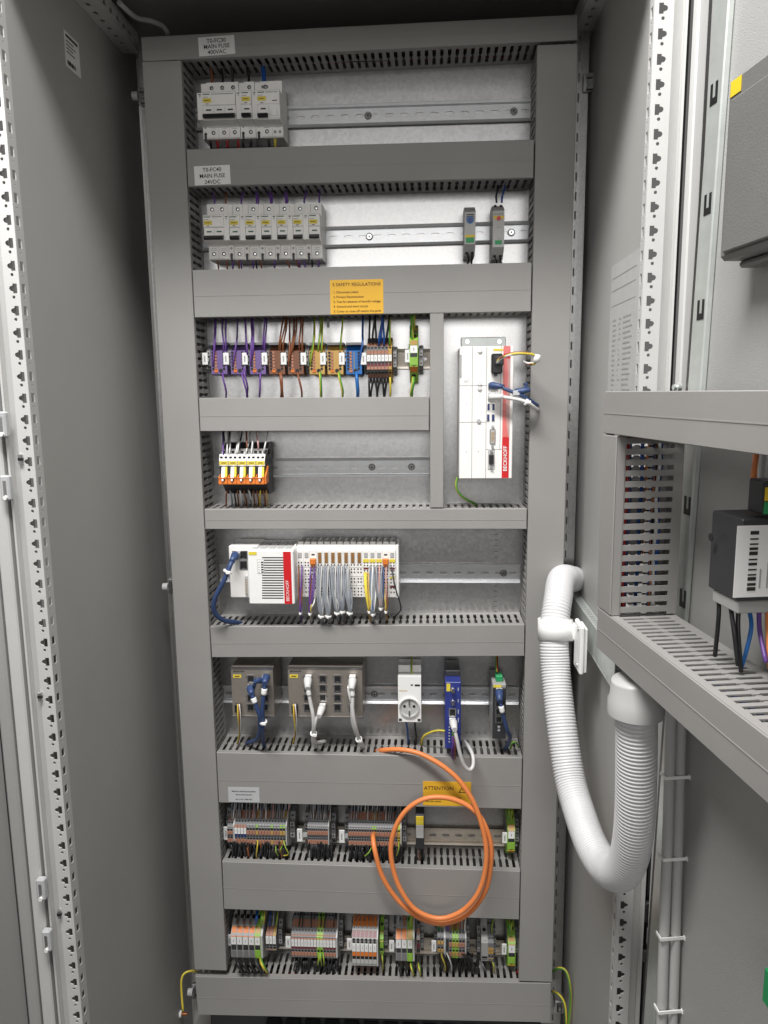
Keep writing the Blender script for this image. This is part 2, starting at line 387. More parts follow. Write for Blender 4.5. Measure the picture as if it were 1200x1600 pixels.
# ------------------------------------------------------------------ slotted wiring ducts
PITCH = .0125
def slotted_wall(b, L, z, zt, m='duct', x0=0., y0=.0125, y1=.070):
    """fingered wall lying in the x-y plane between heights z and zt"""
    n = int((L-2*x0-.006)/PITCH); off = x0+((L-2*x0)-n*PITCH)/2
    b.box(x0, L-x0, y1, D-.0005, z, zt, m); b.box(x0, L-x0, .0025, y0, z, zt, m)
    ym = (y0+y1)/2; hw = .0034; nk = .0051
    for k in range(n+1):
        c = off+k*PITCH
        a0 = max(c-hw, x0) ; a1 = min(c+hw, L-x0); n0 = max(c-nk, x0); n1 = min(c+nk, L-x0)
        loop = [(a0, y0), (a1, y0), (a1, ym-.004), (n1, ym-.0025), (n1, ym+.0025), (a1, ym+.004), (a1, y1), (a0, y1), (a0, ym+.004), (n0, ym+.0025), (n0, ym-.0025), (a0, ym-.004)]
        b.extr(loop, z, zt, m, 'z')
def duct(label, org, L, h, ry, seam=-.05, cover_h=None, group='grey slotted wiring ducts on the mounting plate', rz=0., m='duct'):
    t = thing('wiring_duct', label, 'cable duct', org, rz, group, ry)
    b = MB(); b.box(.0008, L-.0008, 0, .0018, -h/2, h/2, m, .0008)
    b.box(.0008, L-.0008, .0018, .011, h/2-.0013, h/2, m); b.box(.0008, L-.0008, .0018, .011, -h/2, -h/2+.0013, m)
    if seam is not None: b.box(.0008, L-.0008, -.0004, .0005, seam*h-.0005, seam*h+.0005, m)
    c = b.build('cover', t); c.location = (0, random.uniform(-.0006, 0), random.uniform(-.0003, .0003)); c.rotation_euler = (random.uniform(-.004, .004), random.uniform(-.0005, .0005), 0)
    b = MB(); slotted_wall(b, L, h/2-.0032, h/2-.0016, m); slotted_wall(b, L, -h/2+.0016, -h/2+.0032, m)
    b.box(0, L, D-.002, D-.0005, -h/2+.0032, h/2-.0032, m)
    b.build('slotted_base', t)
    return t
def hduct(label, x0, x1, TL, TR, BL, BR, **k):
    a, b_, c, d = at(*TL, 0), at(*TR, 0), at(*BL, 0), at(*BR, 0)
    ln = lambda p, q, x: p.z+(q.z-p.z)*(x-p.x)/(q.x-p.x)
    zl = (ln(a, b_, x0)+ln(c, d, x0))/2; zr = (ln(a, b_, x1)+ln(c, d, x1))/2
    h = (ln(a, b_, x0)-ln(c, d, x0)+ln(a, b_, x1)-ln(c, d, x1))/2
    return duct(label, (x0, 0, zl), x1-x0, h, -math.atan2(zr-zl, x1-x0), **k)
VL, VR = .0643, .6368
hduct('wide grey duct across the very top of the plate, under the roof', 0, .70, (228, 58), (903, 22), (228, 95), (903, 63))
hduct('grey duct below the uppermost row of breakers, carrying the white MAIN FUSE 24VDC label', VL+.001, VR-.001, (288, 233), (838, 218), (291, 292), (837, 277))
hduct('grey duct carrying the yellow SAFETY REGULATIONS sign', VL+.001, VR-.001, (299, 422), (834, 410), (304, 496), (831, 487))
XM0, XM1 = at(672, 640, 0).x, at(693, 640, 0).x
hduct('short grey duct under the row of violet, brown and blue distribution blocks', VL+.001, XM0-.001, (311, 621), (672, 621), (313, 675), (671, 672))
hduct('narrow grey duct under the row of orange-levered relays', VL+.001, VR-.001, (320, 796), (821, 795), (322, 827), (820, 827))
hduct('grey duct under the white controller with the red stripe', VL+.001, VR-.001, (328, 978), (817, 977), (331, 1028), (817, 1024))
hduct('tall grey duct carrying the yellow ATTENTION sign', VL+.001, VR-.001, (337, 1177), (815.7, 1182), (339, 1252), (815, 1265))
hduct('tall grey duct crossed by the lower half of the orange cable loop', VL+.001, VR-.001, (343, 1346), (813.7, 1361), (347.5, 1420), (812.7, 1437))
hduct('wide grey duct across the very bottom of the plate', 0, .70, (308, 1527), (862, 1535), (310, 1584), (862, 1599))
zt0, zb0 = 2.0, at(320, 1516, 0).z
duct('long vertical grey duct along the left edge of the plate', ((VL)/2, 0, zb0), zt0-zb0, VL, -math.pi/2, seam=None)
duct('long vertical grey duct along the right edge of the plate', ((VR+.70)/2, 0, zb0), zt0+.002-zb0, .70-VR, -math.pi/2, seam=None)
zm0, zm1 = at(682, 794, 0).z, at(682, 489, 0).z
duct('short vertical grey duct left of the white industrial computer', ((XM0+XM1)/2, 0, zm0), zm1-zm0, XM1-XM0, -math.pi/2, seam=None)
# wires seen through the slots
b = MB()
def fill(p0, p1, n, spread, cols, r=.0016, ax=0):
    for k in range(n):
        o = Vector((random.uniform(-1, 1)*spread[0], random.uniform(-1, 1)*spread[1], random.uniform(-1, 1)*spread[2]))
        A, B = Vector(p0)+o, Vector(p1)+o; pts = []
        for i in range(9): pts.append(A.lerp(B, i/8)+Vector([random.uniform(-.4, .4)*q for q in spread])*.5)
        b.tube(spline(pts, 2), r, random.choice(cols), 4)
cw = ['wire_black', 'wire_black', 'brown', 'violet', 'wire_blue', 'wire_grey', 'wire_black', 'patch_blue', 'charcoal']
fill((VL/2, .05, .35), (VL/2, .05, 1.98), 14, (.02, .018, 0), cw)
fill(((VR+.7)/2, .05, .35), ((VR+.7)/2, .05, 1.98), 10, (.02, .018, 0), cw)
for zz, cc in ((2.018, ['brown', 'wire_black', 'wire_black', 'charcoal']), (1.832, cw), (1.63, ['brown', 'violet', 'wire_black']), (1.4281, ['violet', 'wire_black', 'brown']), (1.243, ['brown', 'wire_black', 'wire_white']), (1.02, ['wire_grey', 'wire_black', 'patch_blue']), (.745, ['wire_grey', 'wire_black', 'patch_white', 'wire_black']), (.52, ['wire_black', 'wire_black', 'wire_grey', 'brown']), (.29, ['wire_black', 'wire_grey', 'wire_red', 'wire_black'])):
    fill((.08, .05, zz), (XM0-.01 if zz == 1.4281 else .62, .05, zz), 12, (0, .018, .012), cc)
tag(b.build('duct_wires'), 'mass of coloured wires lying inside the slotted ducts', 'wires', None, 'stuff')
# ------------------------------------------------------------------ DIN rails
def din(label, p0, p1, m='zinc', screws=(), slots=True):
    a, c = at(*p0, D), at(*p1, D); L = c.x-a.x; ang = -math.atan2(c.z-a.z, L)
    t = thing('mounting_rail', label, 'rail', (a.x, D-.0006, a.z), 0, 'top-hat mounting rails on the plate', ang)
    b = MB(); n = int(L/.025); w = L/n
    b.holed(0, -.0125, w, .025, [slot(w/2, .0125, .015, .0062)], n, w, -.0015, .0013, m)
    for s in (1, -1):
        b.prism([(-.0012, s*.0125), (-.0066, s*.0125), (-.0072, s*.0132), (-.0060, s*.0146), (-.0012, s*.0139)], 0, L, m); b.prism([(-.0072, s*.0133), (-.0084, s*.0172), (-.0076, s*.0178), (-.0062, s*.0178), (-.0058, s*.0147)], 0, L, m)
    b.build('profile', t)
    for px, py in screws:
        q = at(px, py, D-.004); x = q.x-a.x
        b = MB(); b.cyl((x, -.0016, 0), (0, -1, 0), .0066, .0008, 'dark_steel', 16); b.cyl((x, -.0024, 0), (0, -1, 0), .0052, .0026, 'chrome', 16, .0042); b.cyl((x, -.0051, 0), (0, -1, 0), .0016, .0003, 'black', 8); b.build('screw', t)
    return t
din('shiny mounting rail behind the uppermost breakers', (300, 190), (832, 174), screws=((575, 184), (803, 177)))
din('shiny mounting rail behind the row of seven breakers', (312, 378), (829, 363), screws=((577, 369), (799, 362)))
din('mounting rail behind the coloured distribution blocks', (316, 562), (672, 561), 'rail_warm')
din('mounting rail behind the orange-levered relays', (335, 731), (671, 729), screws=((581, 727), (643, 727)))
din('mounting rail behind the white controller and its terminals', (345, 894), (812, 895), screws=((787, 896),))
din('mounting rail behind the network switches and the mains socket', (348, 1082), (810, 1085), screws=((585, 1078),))
din('mounting rail behind the three grey terminal strips crossed by the orange cable', (350, 1297), (808, 1306), 'rail_warm')
din('lowest mounting rail, behind the bottom row of terminal strips', (356, 1463), (806, 1478), 'rail_warm')
# ------------------------------------------------------------------ right door, swung open, with its own ducts and devices
def dloc(s, d, z): return DH+DU*s+DN*d+Vector((0, 0, z))
dr = thing('cabinet_door', 'open right door of the cabinet, light grey inside, with tubular frame', 'door', DH, DROT)
b = MB(); b.box(.070, 1.05, -.034, -.030, .06, 2.1, 'door_panel'); b.build('panel', dr)
b = MB(); b.box(-.012, .003, -.016, .004, .06, 2.1, 'post', .002); b.box(.0032, .016, -.004, -.0002, .06, 2.1, 'black'); b.build('edge_flange', dr)
RX0, RX1, RY = .078, .108, -.042
LEAN = Matrix(((1, 0, .036, -.036*1.55), (0, 1, 0, 0), (0, 0, 1, 0), (0, 0, 0, 1)))      # the frame hangs slightly out of plumb
b = MB(); b.box(RX0, RX1, RY, -.0342, .06, 2.1, 'zinc_plate', .0015)
rf = b.xf(LEAN).build('frame_tube', dr)
n = 80; m = MB(); m.holed(RX0-.024, .06, .0235, .0254, [slot(.012, .0127, .013, .0045, True)], n, .0254, -.032, .0014, 'dark_steel', False)  # shade on this face is painted in: dark steel, black sheet behind the slots
m.box(RX0-.024, RX0-.0005, -.012, -.010, .06, 2.1, 'black'); m.xf(LEAN).build('perforated_side', rf)
for (px, py) in ((1116, 146), (1106, 319), (1095, 484), (1074, 790), (1067, 935)):
    q = atd(px, py, -RY); m = MB(); x, z, y = q.x, q.z, RY
    m.box(x-.0075, x-.003, y-.0006, y-.0001, z-.011, z+.011, 'black'); m.box(x+.003, x+.0075, y-.0006, y-.0001, z-.011, z+.011, 'black'); m.box(x-.003, x+.003, y-.0006, y-.0001, z-.011, z-.004, 'black')
    m.build('hook_slot', dr)
q = atd(1063, 600, .03); b = MB(); b.cyl((q.x, -.03, q.z-.004), (0, -1, 0), .0058, .005, 'zinc_plate', 14); b.cyl((q.x, -.035, q.z-.004), (0, -1, 0), .0036, .004, 'zinc_plate', 8); b.build('screw', dr)
def dduct(label, s0, s1, z0, z1, vert=False):
    if not vert: return duct(label, dloc(s0, .138, (z0+z1)/2), s1-s0, z1-z0, 0, group='grey wiring ducts on the open right door', rz=DROT, seam=-.02)
    return duct(label, dloc((s0+s1)/2, .138, z0), z1-z0, s1-s0, -math.pi/2, group='grey wiring ducts on the open right door', rz=DROT, seam=None)
dduct('upper horizontal grey duct mounted on the open right door', .064, 1.0, 1.412, 1.461)
dduct('lower horizontal grey duct on the open right door, slots on top', .066, 1.0, 1.1465, 1.198)
dduct('short vertical grey duct joining the two ducts of the open right door', .064, .106, 1.1985, 1.4115, True)
b = MB()
def dl(x, y, z): return DH+DU*x-DN*y+Vector((0, 0, z))
for k in range(16):
    x = random.uniform(.07, .10); y = -.138+random.choice((.02, .024, .028, .045, .05, .055))+random.uniform(-.004, .004)
    c = ['wire_blue', 'patch_blue', 'cable_orange', 'wire_red', 'wire_black', 'wire_white', 'orange'][k % 7]
    b.tube([dl(x+random.uniform(-.004, .004), y, 1.2+.21*i/6) for i in range(7)], .0022, c, 5)
for k in range(14):
    y = -.138+random.uniform(.02, .06); z = random.uniform(1.155, 1.18)
    c = ['wire_blue', 'wire_black', 'wire_black', 'patch_blue', 'wire_green', 'charcoal'][k % 6]
    b.tube([dl(.08+.11*i, y+random.uniform(-.004, .004), z) for i in range(9)], .0022, c, 5)
tag(b.build('duct_wires'), 'coloured wires glimpsed inside the ducts of the open door', 'wires', None, 'stuff')
# grey operator panel box at the upper right
t = thing('panel_box', 'large dark grey operator panel box on the open right door', 'control panel', dloc(.188, .032, 1.588), DROT)
b = MB(); b.box(0, .42, -.042, -.0025, 0, .168, 'panel_grey', .004); b.build('housing', t)
b = MB(); b.box(.012, .41, -.0455, -.0422, .006, .146, 'panel_grey', .002); b.build('back_cover', t)
b = MB(); b.box(.006, .42, -.024, -.004, -.007, -.0005, 'panel_grey', .002); b.build('lower_flange', t)
b = MB(); b.box(.006, .024, -.0428, -.0423, .150, .164, 'yellow'); b.build('sticker', t)
# dark box with a printed label, on the door
t = thing('power_supply', 'dark grey box with white printed label on the open right door', 'power supply', dloc(.255, .036, 1.272), DROT)
b = MB(); b.box(0, .052, -.066, -.0, 0, .076, 'box_grey', .0015); b.build('housing', t)
b = MB(); b.cyl((.012, -.0721, .052), (0, -1, 0), .004, .0006, 'black', 12); b.build('screw_hole', t)
b = MB(); b.box(.0521, .0525, -.0705, -.008, .004, .070, 'paper'); lab = b.build('label', t)
b = MB()
for k in range(12):
    b.box(.0526, .0528, -.058, -.050, .010+k*.0047, .010+k*.0047+random.choice((.0015, .0025, .0034)), 'ink')
for k in range(5): b.box(.0526, .0528, -.047+k*.007, -.0455+k*.007, .012, .03+.006*(k % 3), 'mid_grey')
b.cyl((.0526, -.036, .044), (1, 0, 0), .0035, .0002, 'charcoal', 10); b.build('print', lab)
b = MB(); b.box(.006, .050, -.064, -.006, -.012, -.0005, 'mid_grey', .001); b.build('terminal_block', t)
t = thing('relay_base', 'small black device with yellow and green tags above the dark labelled box', 'relay', dloc(.285, .03, 1.352), DROT)
b = MB(); b.box(0, .022, -.055, 0, 0, .030, 'charcoal', .001); b.build('housing', t)
b = MB(); b.box(.0221, .0226, -.053, -.036, .012, .024, 'yellow'); b.build('tag', t)
b = MB(); b.box(.0221, .0226, -.053, -.042, 0, .011, 'green'); b.build('tag', t)
t = thing('terminal_group', 'white and orange terminals behind the dark labelled box on the door', 'terminals', dloc(.315, .03, 1.352), DROT)
for k in range(3):
    b = MB(); b.box(k*.013, k*.013+.0122, -.036, 0, 0, .045, 'warm_white', .0008); b.box(k*.013, k*.013+.0122, -.038, -.0361, .002, .014, 'red'); b.box(k*.013+.002, k*.013+.01, -.0372, -.0361, .02, .03, 'mid_grey'); b.build('terminal', t)
b = MB(); b.box(.0395, .06, -.034, 0, .016, .052, 'orange', .001); b.build('lever', t)
def dwires(label, rows, r=.0022, cat='wires'):
    t = thing('wire_bundle', label, cat, DH, DROT)
    for pts, m in rows:
        o = MB().tube(spline([atd(*p) for p in pts], 5), r, m, 6).build('wire', t)
    return t
dwires('three black wires hanging from the dark labelled box into the door duct', (([(1122, 915, .09), (1123, 960, .095), (1117, 1025, .09)], 'wire_black'), ([(1138, 925, .092), (1146, 980, .095), (1153, 1040, .09)], 'wire_black'), ([(1156, 932, .085), (1153, 980, .09), (1158, 1050, .085)], 'wire_black')))
dwires('blue, violet and orange wires dropping into the lower duct of the open door', (([(1167, 940, .07), (1174, 975, .075), (1168, 1010, .08), (1158, 1045, .08)], 'blue'), ([(1186, 945, .065), (1187, 985, .07), (1197, 1035, .075)], 'violet'), ([(1199, 950, .06), (1200, 990, .065), (1203, 1045, .07)], 'cable_orange')))
dwires('white and orange wires above the terminals of the open door', (([(1188, 770, .05), (1190, 730, .06), (1196, 690, .07), (1202, 650, .075)], 'wire_white'), ([(1176, 775, .05), (1180, 730, .06), (1186, 690, .07), (1190, 655, .075)], 'cable_orange')), .0034)
# two grey cables tied to the door frame, running down
t = thing('cable_bundle', 'pair of grey cables tied together along the frame of the open right door', 'cables', DH, DROT)
qa, qb = atd(1057, 1120, .049), atd(1043, 1590, .049)
cx = lambda z: qa.x+(qb.x-qa.x)*(z-qa.z)/(qb.z-qa.z)
for k, (y, wv) in enumerate(((-.0565, .0012), (-.0425, -.001))):
    pts = [(cx(qa.z+.05-i*.1)+wv*math.sin(i*1.1+k), y, qa.z+.05-i*.1) for i in range(11)]
    b = MB().tube(spline(pts, 3), .0066, 'cuff_grey', 10); b.build('cable', t)
for py in (1208, 1339, 1468, 1589):
    z = atd(1052, py, .049).z; b = MB(); x = cx(z); b.box(x+.0066, x+.0080, -.0635, -.0350, z-.002, z+.002, 'white'); b.box(x-.006, x+.0080, -.0650, -.0636, z-.002, z+.002, 'white'); b.box(x+.005, x+.0105, -.0349, -.0285, z-.0032, z+.0032, 'white', .001); b.build('cable_tie', t)
q = atd(1216, 1535, .05)
t = thing('terminal', 'small green terminal at the lower right edge of the picture', 'terminal', dloc(q.x, .034, q.z), DROT)
b = MB(); b.box(-.002, .03, -.03, -.003, -.02, .016, 'green', .001); b.box(-.002, .03, -.024, -.003, -.034, -.0205, 'light_grey', .001); b.build('housing', t)
# hinge of the right door, low on the post
q = at(1008, 1447, -.27)
t = thing('door_hinge', 'dark metal hinge between corner post and open right door, low down', 'hinge', (q.x, -.27, q.z))
b = MB(); b.box(-.010, .010, -.006, .012, -.055, .055, 'charcoal', .002); b.build('body', t)
b = MB(); b.box(-.009, .003, -.016, -.0065, .018, .050, 'dark_steel', .002); b.box(-.006, .009, -.014, -.0065, -.05, -.03, 'steel', .002); b.build('leaf', t)
b = MB(); b.box(.0, .009, -.017, -.0065, -.022, .006, 'white', .002); b.build('latch', t)
# ------------------------------------------------------------------ left door edge seen outside the left post
ld = thing('cabinet_door', 'edge of the open left door outside the left corner post', 'door', (-.112, -.31, 0))
b = MB(); b.box(-.0195, -.0002, -.002, .02, .05, 2.1, 'post', .002); b.build('edge_flange', ld)
b = MB(); b.box(-.040, -.0212, -.006, .02, .05, 2.1, 'door_panel', .003); b.build('frame_tube', ld)
b = MB(); u = Vector((-.20, -.98, 0)).normalized(); p0 = Vector((-.0415, -.004, 0)); w = Vector((-u.y, u.x, 0))
c = [p0, p0+u*.9, p0+u*.9-w*.002, p0-w*.002]; b.extr([(v.x, v.y) for v in c], .05, 2.1, 'door_panel', 'z'); b.build('panel', ld)
for (px, py) in ((5, 663), (11, 762), (66, 1388), (75, 1468)):
    q = at(px, py, -.318)-Vector((-.112, -.31, 0)); b = MB()
    b.box(q.x-.007, q.x+.006, -.013, -.0021, q.z-.017, q.z+.017, 'clear', .002); b.box(q.x-.0025, q.x+.002, -.0135, -.0131, q.z-.010, q.z+.010, 'steel'); b.cyl((q.x, -.0132, q.z-.013), (0, -1, 0), .003, .003, 'white', 8); b.build('clip', ld)
# ------------------------------------------------------------------ rail on the right wall, hose and its holder
t = thing('wall_rail', 'perforated zinc rail running forward along the right side wall', 'rail', (.722, -.286, 1.046))
L = .34; n = 34; w = L/n
b = MB(); b.holed(0, 0, w, .050, [circ(w*.3, .004, .0017, 6), circ(w*.8, .004, .0017, 6)], n, w, 0, .0015, 'zinc_plate')
b.xf(Matrix(((0, 1, 0, 0), (-1, 0, 0, L), (0, 0, 1, 0), (0, 0, 0, 1)))); b.build('web', t)
b = MB(); b.box(.0016, .0175, .0001, L-.0001, 0, .0012, 'zinc_plate'); b.build('lower_flange', t)
tp = MB(); tp.holed(0, .0016, w, .0155, [slot(w*.5, .008, .006, .011)], n, w, 0, .0012, 'zinc_plate')
tp.xf(Matrix(((0, 0, 1, 0), (1, 0, 0, 0), (0, -1, 0, .050), (0, 0, 0, 1)))); tp.build('upper_flange', t)
hose = thing('corrugated_hose', 'white corrugated hose hanging in a long loop from cabinet to open door', 'hose', at(968, 1382, -.38))
HP = [(896, 905, .045), (878, 905, -.02), (872, 935, -.07), (866, 985, -.10), (868, 1045, -.12), (877, 1130, -.16), (890, 1215, -.20), (907, 1275, -.25), (926, 1325, -.30), (948, 1357, -.35), (970, 1362, -.40), (985, 1330, -.43), (992, 1270, -.45), (994, 1190, -.46), (994, 1110, -.465), (993, 1040, -.465)]
cl = spline([pt(p) for p in HP], 24); hl = hose.location
seg = [0]
for a, c in zip(cl, cl[1:]): seg.append(seg[-1]+(c-a).length)
tot = seg[-1]; pitch = .0049; pts = []; rad = []
def along(s):
    for i in range(len(seg)-1):
        if seg[i+1] >= s: f = (s-seg[i])/max(1e-9, seg[i+1]-seg[i]); return cl[i].lerp(cl[i+1], f)
    return cl[-1]
nr = int((tot-.02)/pitch)
bend0, bend1 = seg[24*7], seg[24*10]
for k in range(nr):
    s0 = .0+k*pitch
    g = .00095
    if bend0-.02 < s0 < bend1-.03: g = .0005
    if s0 < .055: g = .0003
    for f, rr in ((.05, .0), (.55, .0), (.68, 1), (.92, 1)): pts.append(along(s0+f*pitch)-hl); rad.append(.0236-g*rr)
b = MB(); b.tube(pts, rad, 'hose_white', 28); b.build('tube', hose)
c = pt((868, 985, -.10)); d = (pt((868, 1045, -.12))-pt((866, 935, -.08))).normalized()
t = thing('hose_holder', 'white plastic hose clip bolted to the rail on the right wall', 'hose clip', c)
b = MB(); ring = [Vector((0, 0, 0))-d*.017, Vector((0, 0, 0))+d*.017]; b.tube(ring, [.0285, .0285], 'white', 28); b.tube([-d*.0175, -d*.0176+Vector((0, 0, 0.0004))], [.0285, .0245], 'white', 28, False); b.build('ring', t)
pl_ = pt((901, 1000, -.135))-c
b = MB(); b.box(.020, pl_.x+.004, -.016, .004, -.012, .014, 'white', .002); b.build('arm', t)
b = MB(); b.box(pl_.x, pl_.x+.007, pl_.y-.028, pl_.y+.02, -.052, .026, 'white', .002); b.box(pl_.x+.007, pl_.x+.012, pl_.y-.024, pl_.y+.016, -.05, .022, 'white', .001)
b.cyl((pl_.x-.0001, pl_.y-.01, .017), (-1, 0, 0), .004, .002, 'steel', 8); b.cyl((pl_.x-.0001, pl_.y-.01, -.042), (-1, 0, 0), .004, .002, 'steel', 8); b.build('mounting_plate', t)
c = pt((993, 1112, -.465))
t = thing('hose_socket', 'grey plastic socket receiving the hose under the door duct', 'hose fitting', c)
b = MB(); b.tube([(0, 0, .0-.002), (0, 0, .014), (0, 0, .019), (-.0005, 0, .036), (-.0008, 0, .040), (-.0009, 0, .0401)], [.0315, .0315, .0295, .028, .027, .004], 'cuff_grey', 28, False); b.tube([(0, 0, -.002), (0, 0, -.0021)], [.0315, .0250], 'cuff_grey', 28, False); b.build('sleeve', t)
# ------------------------------------------------------------------ paper things on the walls
def wallpaper(name, label, cat, px0, py0, px1, py1, X, sg, m='paper'):
    a, c = atx(px0, py0, X), atx(px1, py1, X)
    t = thing(name, label, cat, (X, a.y, min(a.z, c.z))); return t, c.y-a.y, abs(a.z-c.z)
a, c = atx(965, 400, XR), atx(957, 520, XR)
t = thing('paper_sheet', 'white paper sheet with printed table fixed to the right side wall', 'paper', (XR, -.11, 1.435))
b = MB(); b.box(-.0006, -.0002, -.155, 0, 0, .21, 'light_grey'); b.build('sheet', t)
b = MB()
for z in (.19, .172, .15): b.box(-.0009, -.0007, -.14, -.01, z, z+.001, 'mid_grey')
for k in range(17):
    z = .128-k*.0072
    for y0, y1 in ((-.02, -.045), (-.055, -.07), (-.08, -.13)): b.box(-.0009, -.0007, y0-random.uniform(0, .004), y1+random.uniform(0, .012), z, z+.0022, 'mid_grey')
b.build('print', t)
a, c = atx(99, 45, XL), atx(125, 106, XL); sw, sh = c.y-a.y, .050
t = thing('sticker', 'small white nameplate sticker with barcode on the left side wall', 'sticker', (XL, a.y, a.z-sh))
b = MB(); b.box(.0002, .0006, 0, sw, 0, sh, 'paper'); b.build('sheet', t)
b = MB()
for z, l in ((.042, .8), (.036, .5), (.031, .62), (.026, .45), (.021, .55)): b.box(.0007, .0009, sw*.08, sw*(.08+l), z, z+.0016+.002*(z == .042), 'charcoal')
for k in range(12): b.box(.0007, .0009, sw*.08+k*sw*.05, sw*.08+k*sw*.05+random.choice((.001, .0018)), .004, .010, 'charcoal')
b.build('print', t)
# thin grey cable at the top left corner
t = thing('cable', 'thin white cable bending from the roof rail to the top duct', 'cable', (0, 0, 0))
wire(t, [(186, 4, -.02), (212, 27, .03), (236, 33, .05), (254, 41, .06), (262, 52, .06)], .0042, 'patch_white', 'sheath')
# ------------------------------------------------------------------ circuit breakers
def breaker(label, px0, px1, ytop, yft, yfb, ybot, group, poles, w_aux=0., aux_left=0., toggles=None, tog_m='black', yellow=True, two=False, flag='green_ink', bundle=None):
    """photo box of the raised front (px0..px1, yft..yfb) at depth yF, shoulders ytop..ybot further back"""
    yF, yS = .004, .030
    x0, x1, zb, zt = rect(px0, yft, px1, yfb, yF)
    sz1 = at((px0+px1)/2, ytop, yS).z; sz0 = at((px0+px1)/2, ybot, yS).z
    xc = (x0+x1)/2; zc = (zb+zt)/2; W = x1-x0; h = W/2-.0002
    t = thing('circuit_breaker', label, 'breaker', (xc, D, zc), 0, group)
    a, f = yS-D, yF-D
    u, v, p, q = sz1-zc, sz0-zc, zt-zc, zb-zc
    ua = (.009 if w_aux else 0); la = (.009 if aux_left else 0)
    prof = [(-.009, u), (a, u), (a, p+.001), (f+.0015, p), (f, p-.0015), (f, .002), (f+.002, 0), (f+.002, q+.009), (f+.0005, q+.002), (f+.002, q), (a-.004, q-.002), (a, q-.004), (a, v+.002), (a+.002, v), (-.009, v)]
    b = MB(); b.prism(prof, -h+la, h-ua-.0002*(ua > 0), 'warm_white'); b.build('body', t)
    if ua or la:
        b = MB(); A0, A1 = (h-ua, h) if ua else (-h, -h+la-.0002)
        prof2 = [(-.009, u-.001), (a+.001, u-.001), (a+.001, p), (f+.001, p-.001), (f+.001, q+.001), (a+.001, q-.002), (a+.001, v), (-.009, v)]
        b.prism(prof2, A0, A1, 'warm_white'); m = (A0+A1)/2
        b.box(m-.002, m+.002, f+.0004, f+.001, p-.0045, p-.0032, 'ink'); b.box(m-.0008, m+.0008, f+.0004, f+.001, p-.0075, p-.0065, 'ink')
        b.cyl((m, a+.001, v+.0185), (0, -1, 0), .0019, .0006, 'term_grey', 10, None, 'mid_grey')
        b.cyl((m, a+.001, v+.008), (0, -1, 0), .0026, .0006, 'dark_steel', 10, None, 'black')
        b.box(m-.0018, m+.0018, a-.001, a+.001, v-.002, v+.006, 'charcoal')
        b.box(A0-.0002, A0+.0001, f-.0001+.001, f+.002, q, p, 'mid_grey'); b.build('auxiliary_contact', t)
    bx0, bx1 = -h+la, h-ua; n = poles; pw = (bx1-bx0)/n
    b = MB()
    for k in range(n):
        c = bx0+pw*(k+.5)
        if two and k == n-1: continue
        b.cyl((c, a+.0001, u-.0085), (0, -1, 0), .0033, .0006, 'term_grey', 12, None, 'black'); b.cyl((c+.0005, a-.0006, u-.009), (0, -1, 0), .0017, .0006, 'steel', 8)
        b.cyl((c, a+.0001, v+.0095), (0, -1, 0), .0033, .0006, 'term_grey', 12, None, 'black'); b.cyl((c+.0004, a-.0006, v+.0092), (0, -1, 0), .0017, .0006, 'steel', 8)
    if two:
        for c in (bx0+pw*.25, bx0+pw*.62): b.cyl((c, a+.0001, u-.0085), (0, -1, 0), .0025, .0006, 'term_grey', 12, None, 'dark_steel')
        for c in (bx1-pw*.75, bx1-pw*.3): b.cyl((c, a+.0001, v+.0085), (0, -1, 0), .0025, .0006, 'term_grey', 12, None, 'dark_steel')
    tag(b.build('terminal_screws', t), kind='stuff')
    tn = toggles or n
    b = MB(); tx1 = bx0+pw*tn
    b.prism([(f+.002, q+.0025), (f-.006, q+.001), (f-.0085, q+.0035), (f-.0075, q+.007), (f+.002, q+.0095)], bx0+.0012, tx1-.0012, tog_m); b.build('toggle', t)
    b = MB()
    for k in range(tn):
        c = bx0+pw*(k+.5); b.box(c-.0042, c+.0042, f+.0013, f+.002, -.0068, -.0048, flag)
    if two: c = bx1-pw*.5; b.box(c-.005, c+.005, f-.0008, f+.002, q+.005, q+.0165, 'white', .0008)
    tag(b.build('status_flags', t), kind='stuff')
    b = MB()
    for k in range(1, n): b.box(bx0+pw*k-.0002, bx0+pw*k+.0002, f+.0016, f+.0021, q+.0095, -.0015, 'mid_grey'); b.box(bx0+pw*k-.0002, bx0+pw*k+.0002, a-.0002, a, v+.002, q-.004, 'mid_grey')
    b.box(bx0+.001, bx0+min(.012, pw-.001), f-.0002, f, p-.0045, p-.003, 'green_ink')
    if n > 1: b.box(bx0+.0145, bx1-.003, f-.0002, f, p-.0042, p-.0034, 'ink')
    b.box(bx0+.0015, bx0+.0095, f-.0002, f, p-.0085, p-.0075, 'mid_grey'); b.box(bx0+.005, bx0+.010, f-.0002, f, .0025, .0036, 'brown_ink')
    if two: b.box(bx1-.012, bx1-.004, f-.0002, f, .005, .0063, 'ink')
    for k in range(n):
        c = bx0+pw*(k+.5)
        for dz in (.0185, .0155): b.box(c-.005, c+.005, a-.0002, a, v+dz, v+dz+.0006, 'mid_grey')
    tag(b.build('print', t), kind='stuff')
    if yellow:
        b = MB(); b.box(bx0+.0008, bx0+min(.0145, pw-.001), f-.0006, f-.0001, p-.0165, p-.010, 'label_yellow'); b.box(bx0+.003, bx0+.0115, f-.0008, f-.0006, p-.0138, p-.0128, 'brown_ink'); b.build('label', t)
    return t
G1 = 'breakers of the uppermost row'
breaker('wide white three-pole breaker with long black toggle, leftmost in the uppermost row', 308, 368, 129, 143, 187, 217, G1, 3, aux_left=1, flag='ink')
breaker('narrow single-pole white breaker in the middle of the uppermost row', 368.3, 393, 128, 141, 186, 216, G1, 1, aux_left=1, flag='ink')
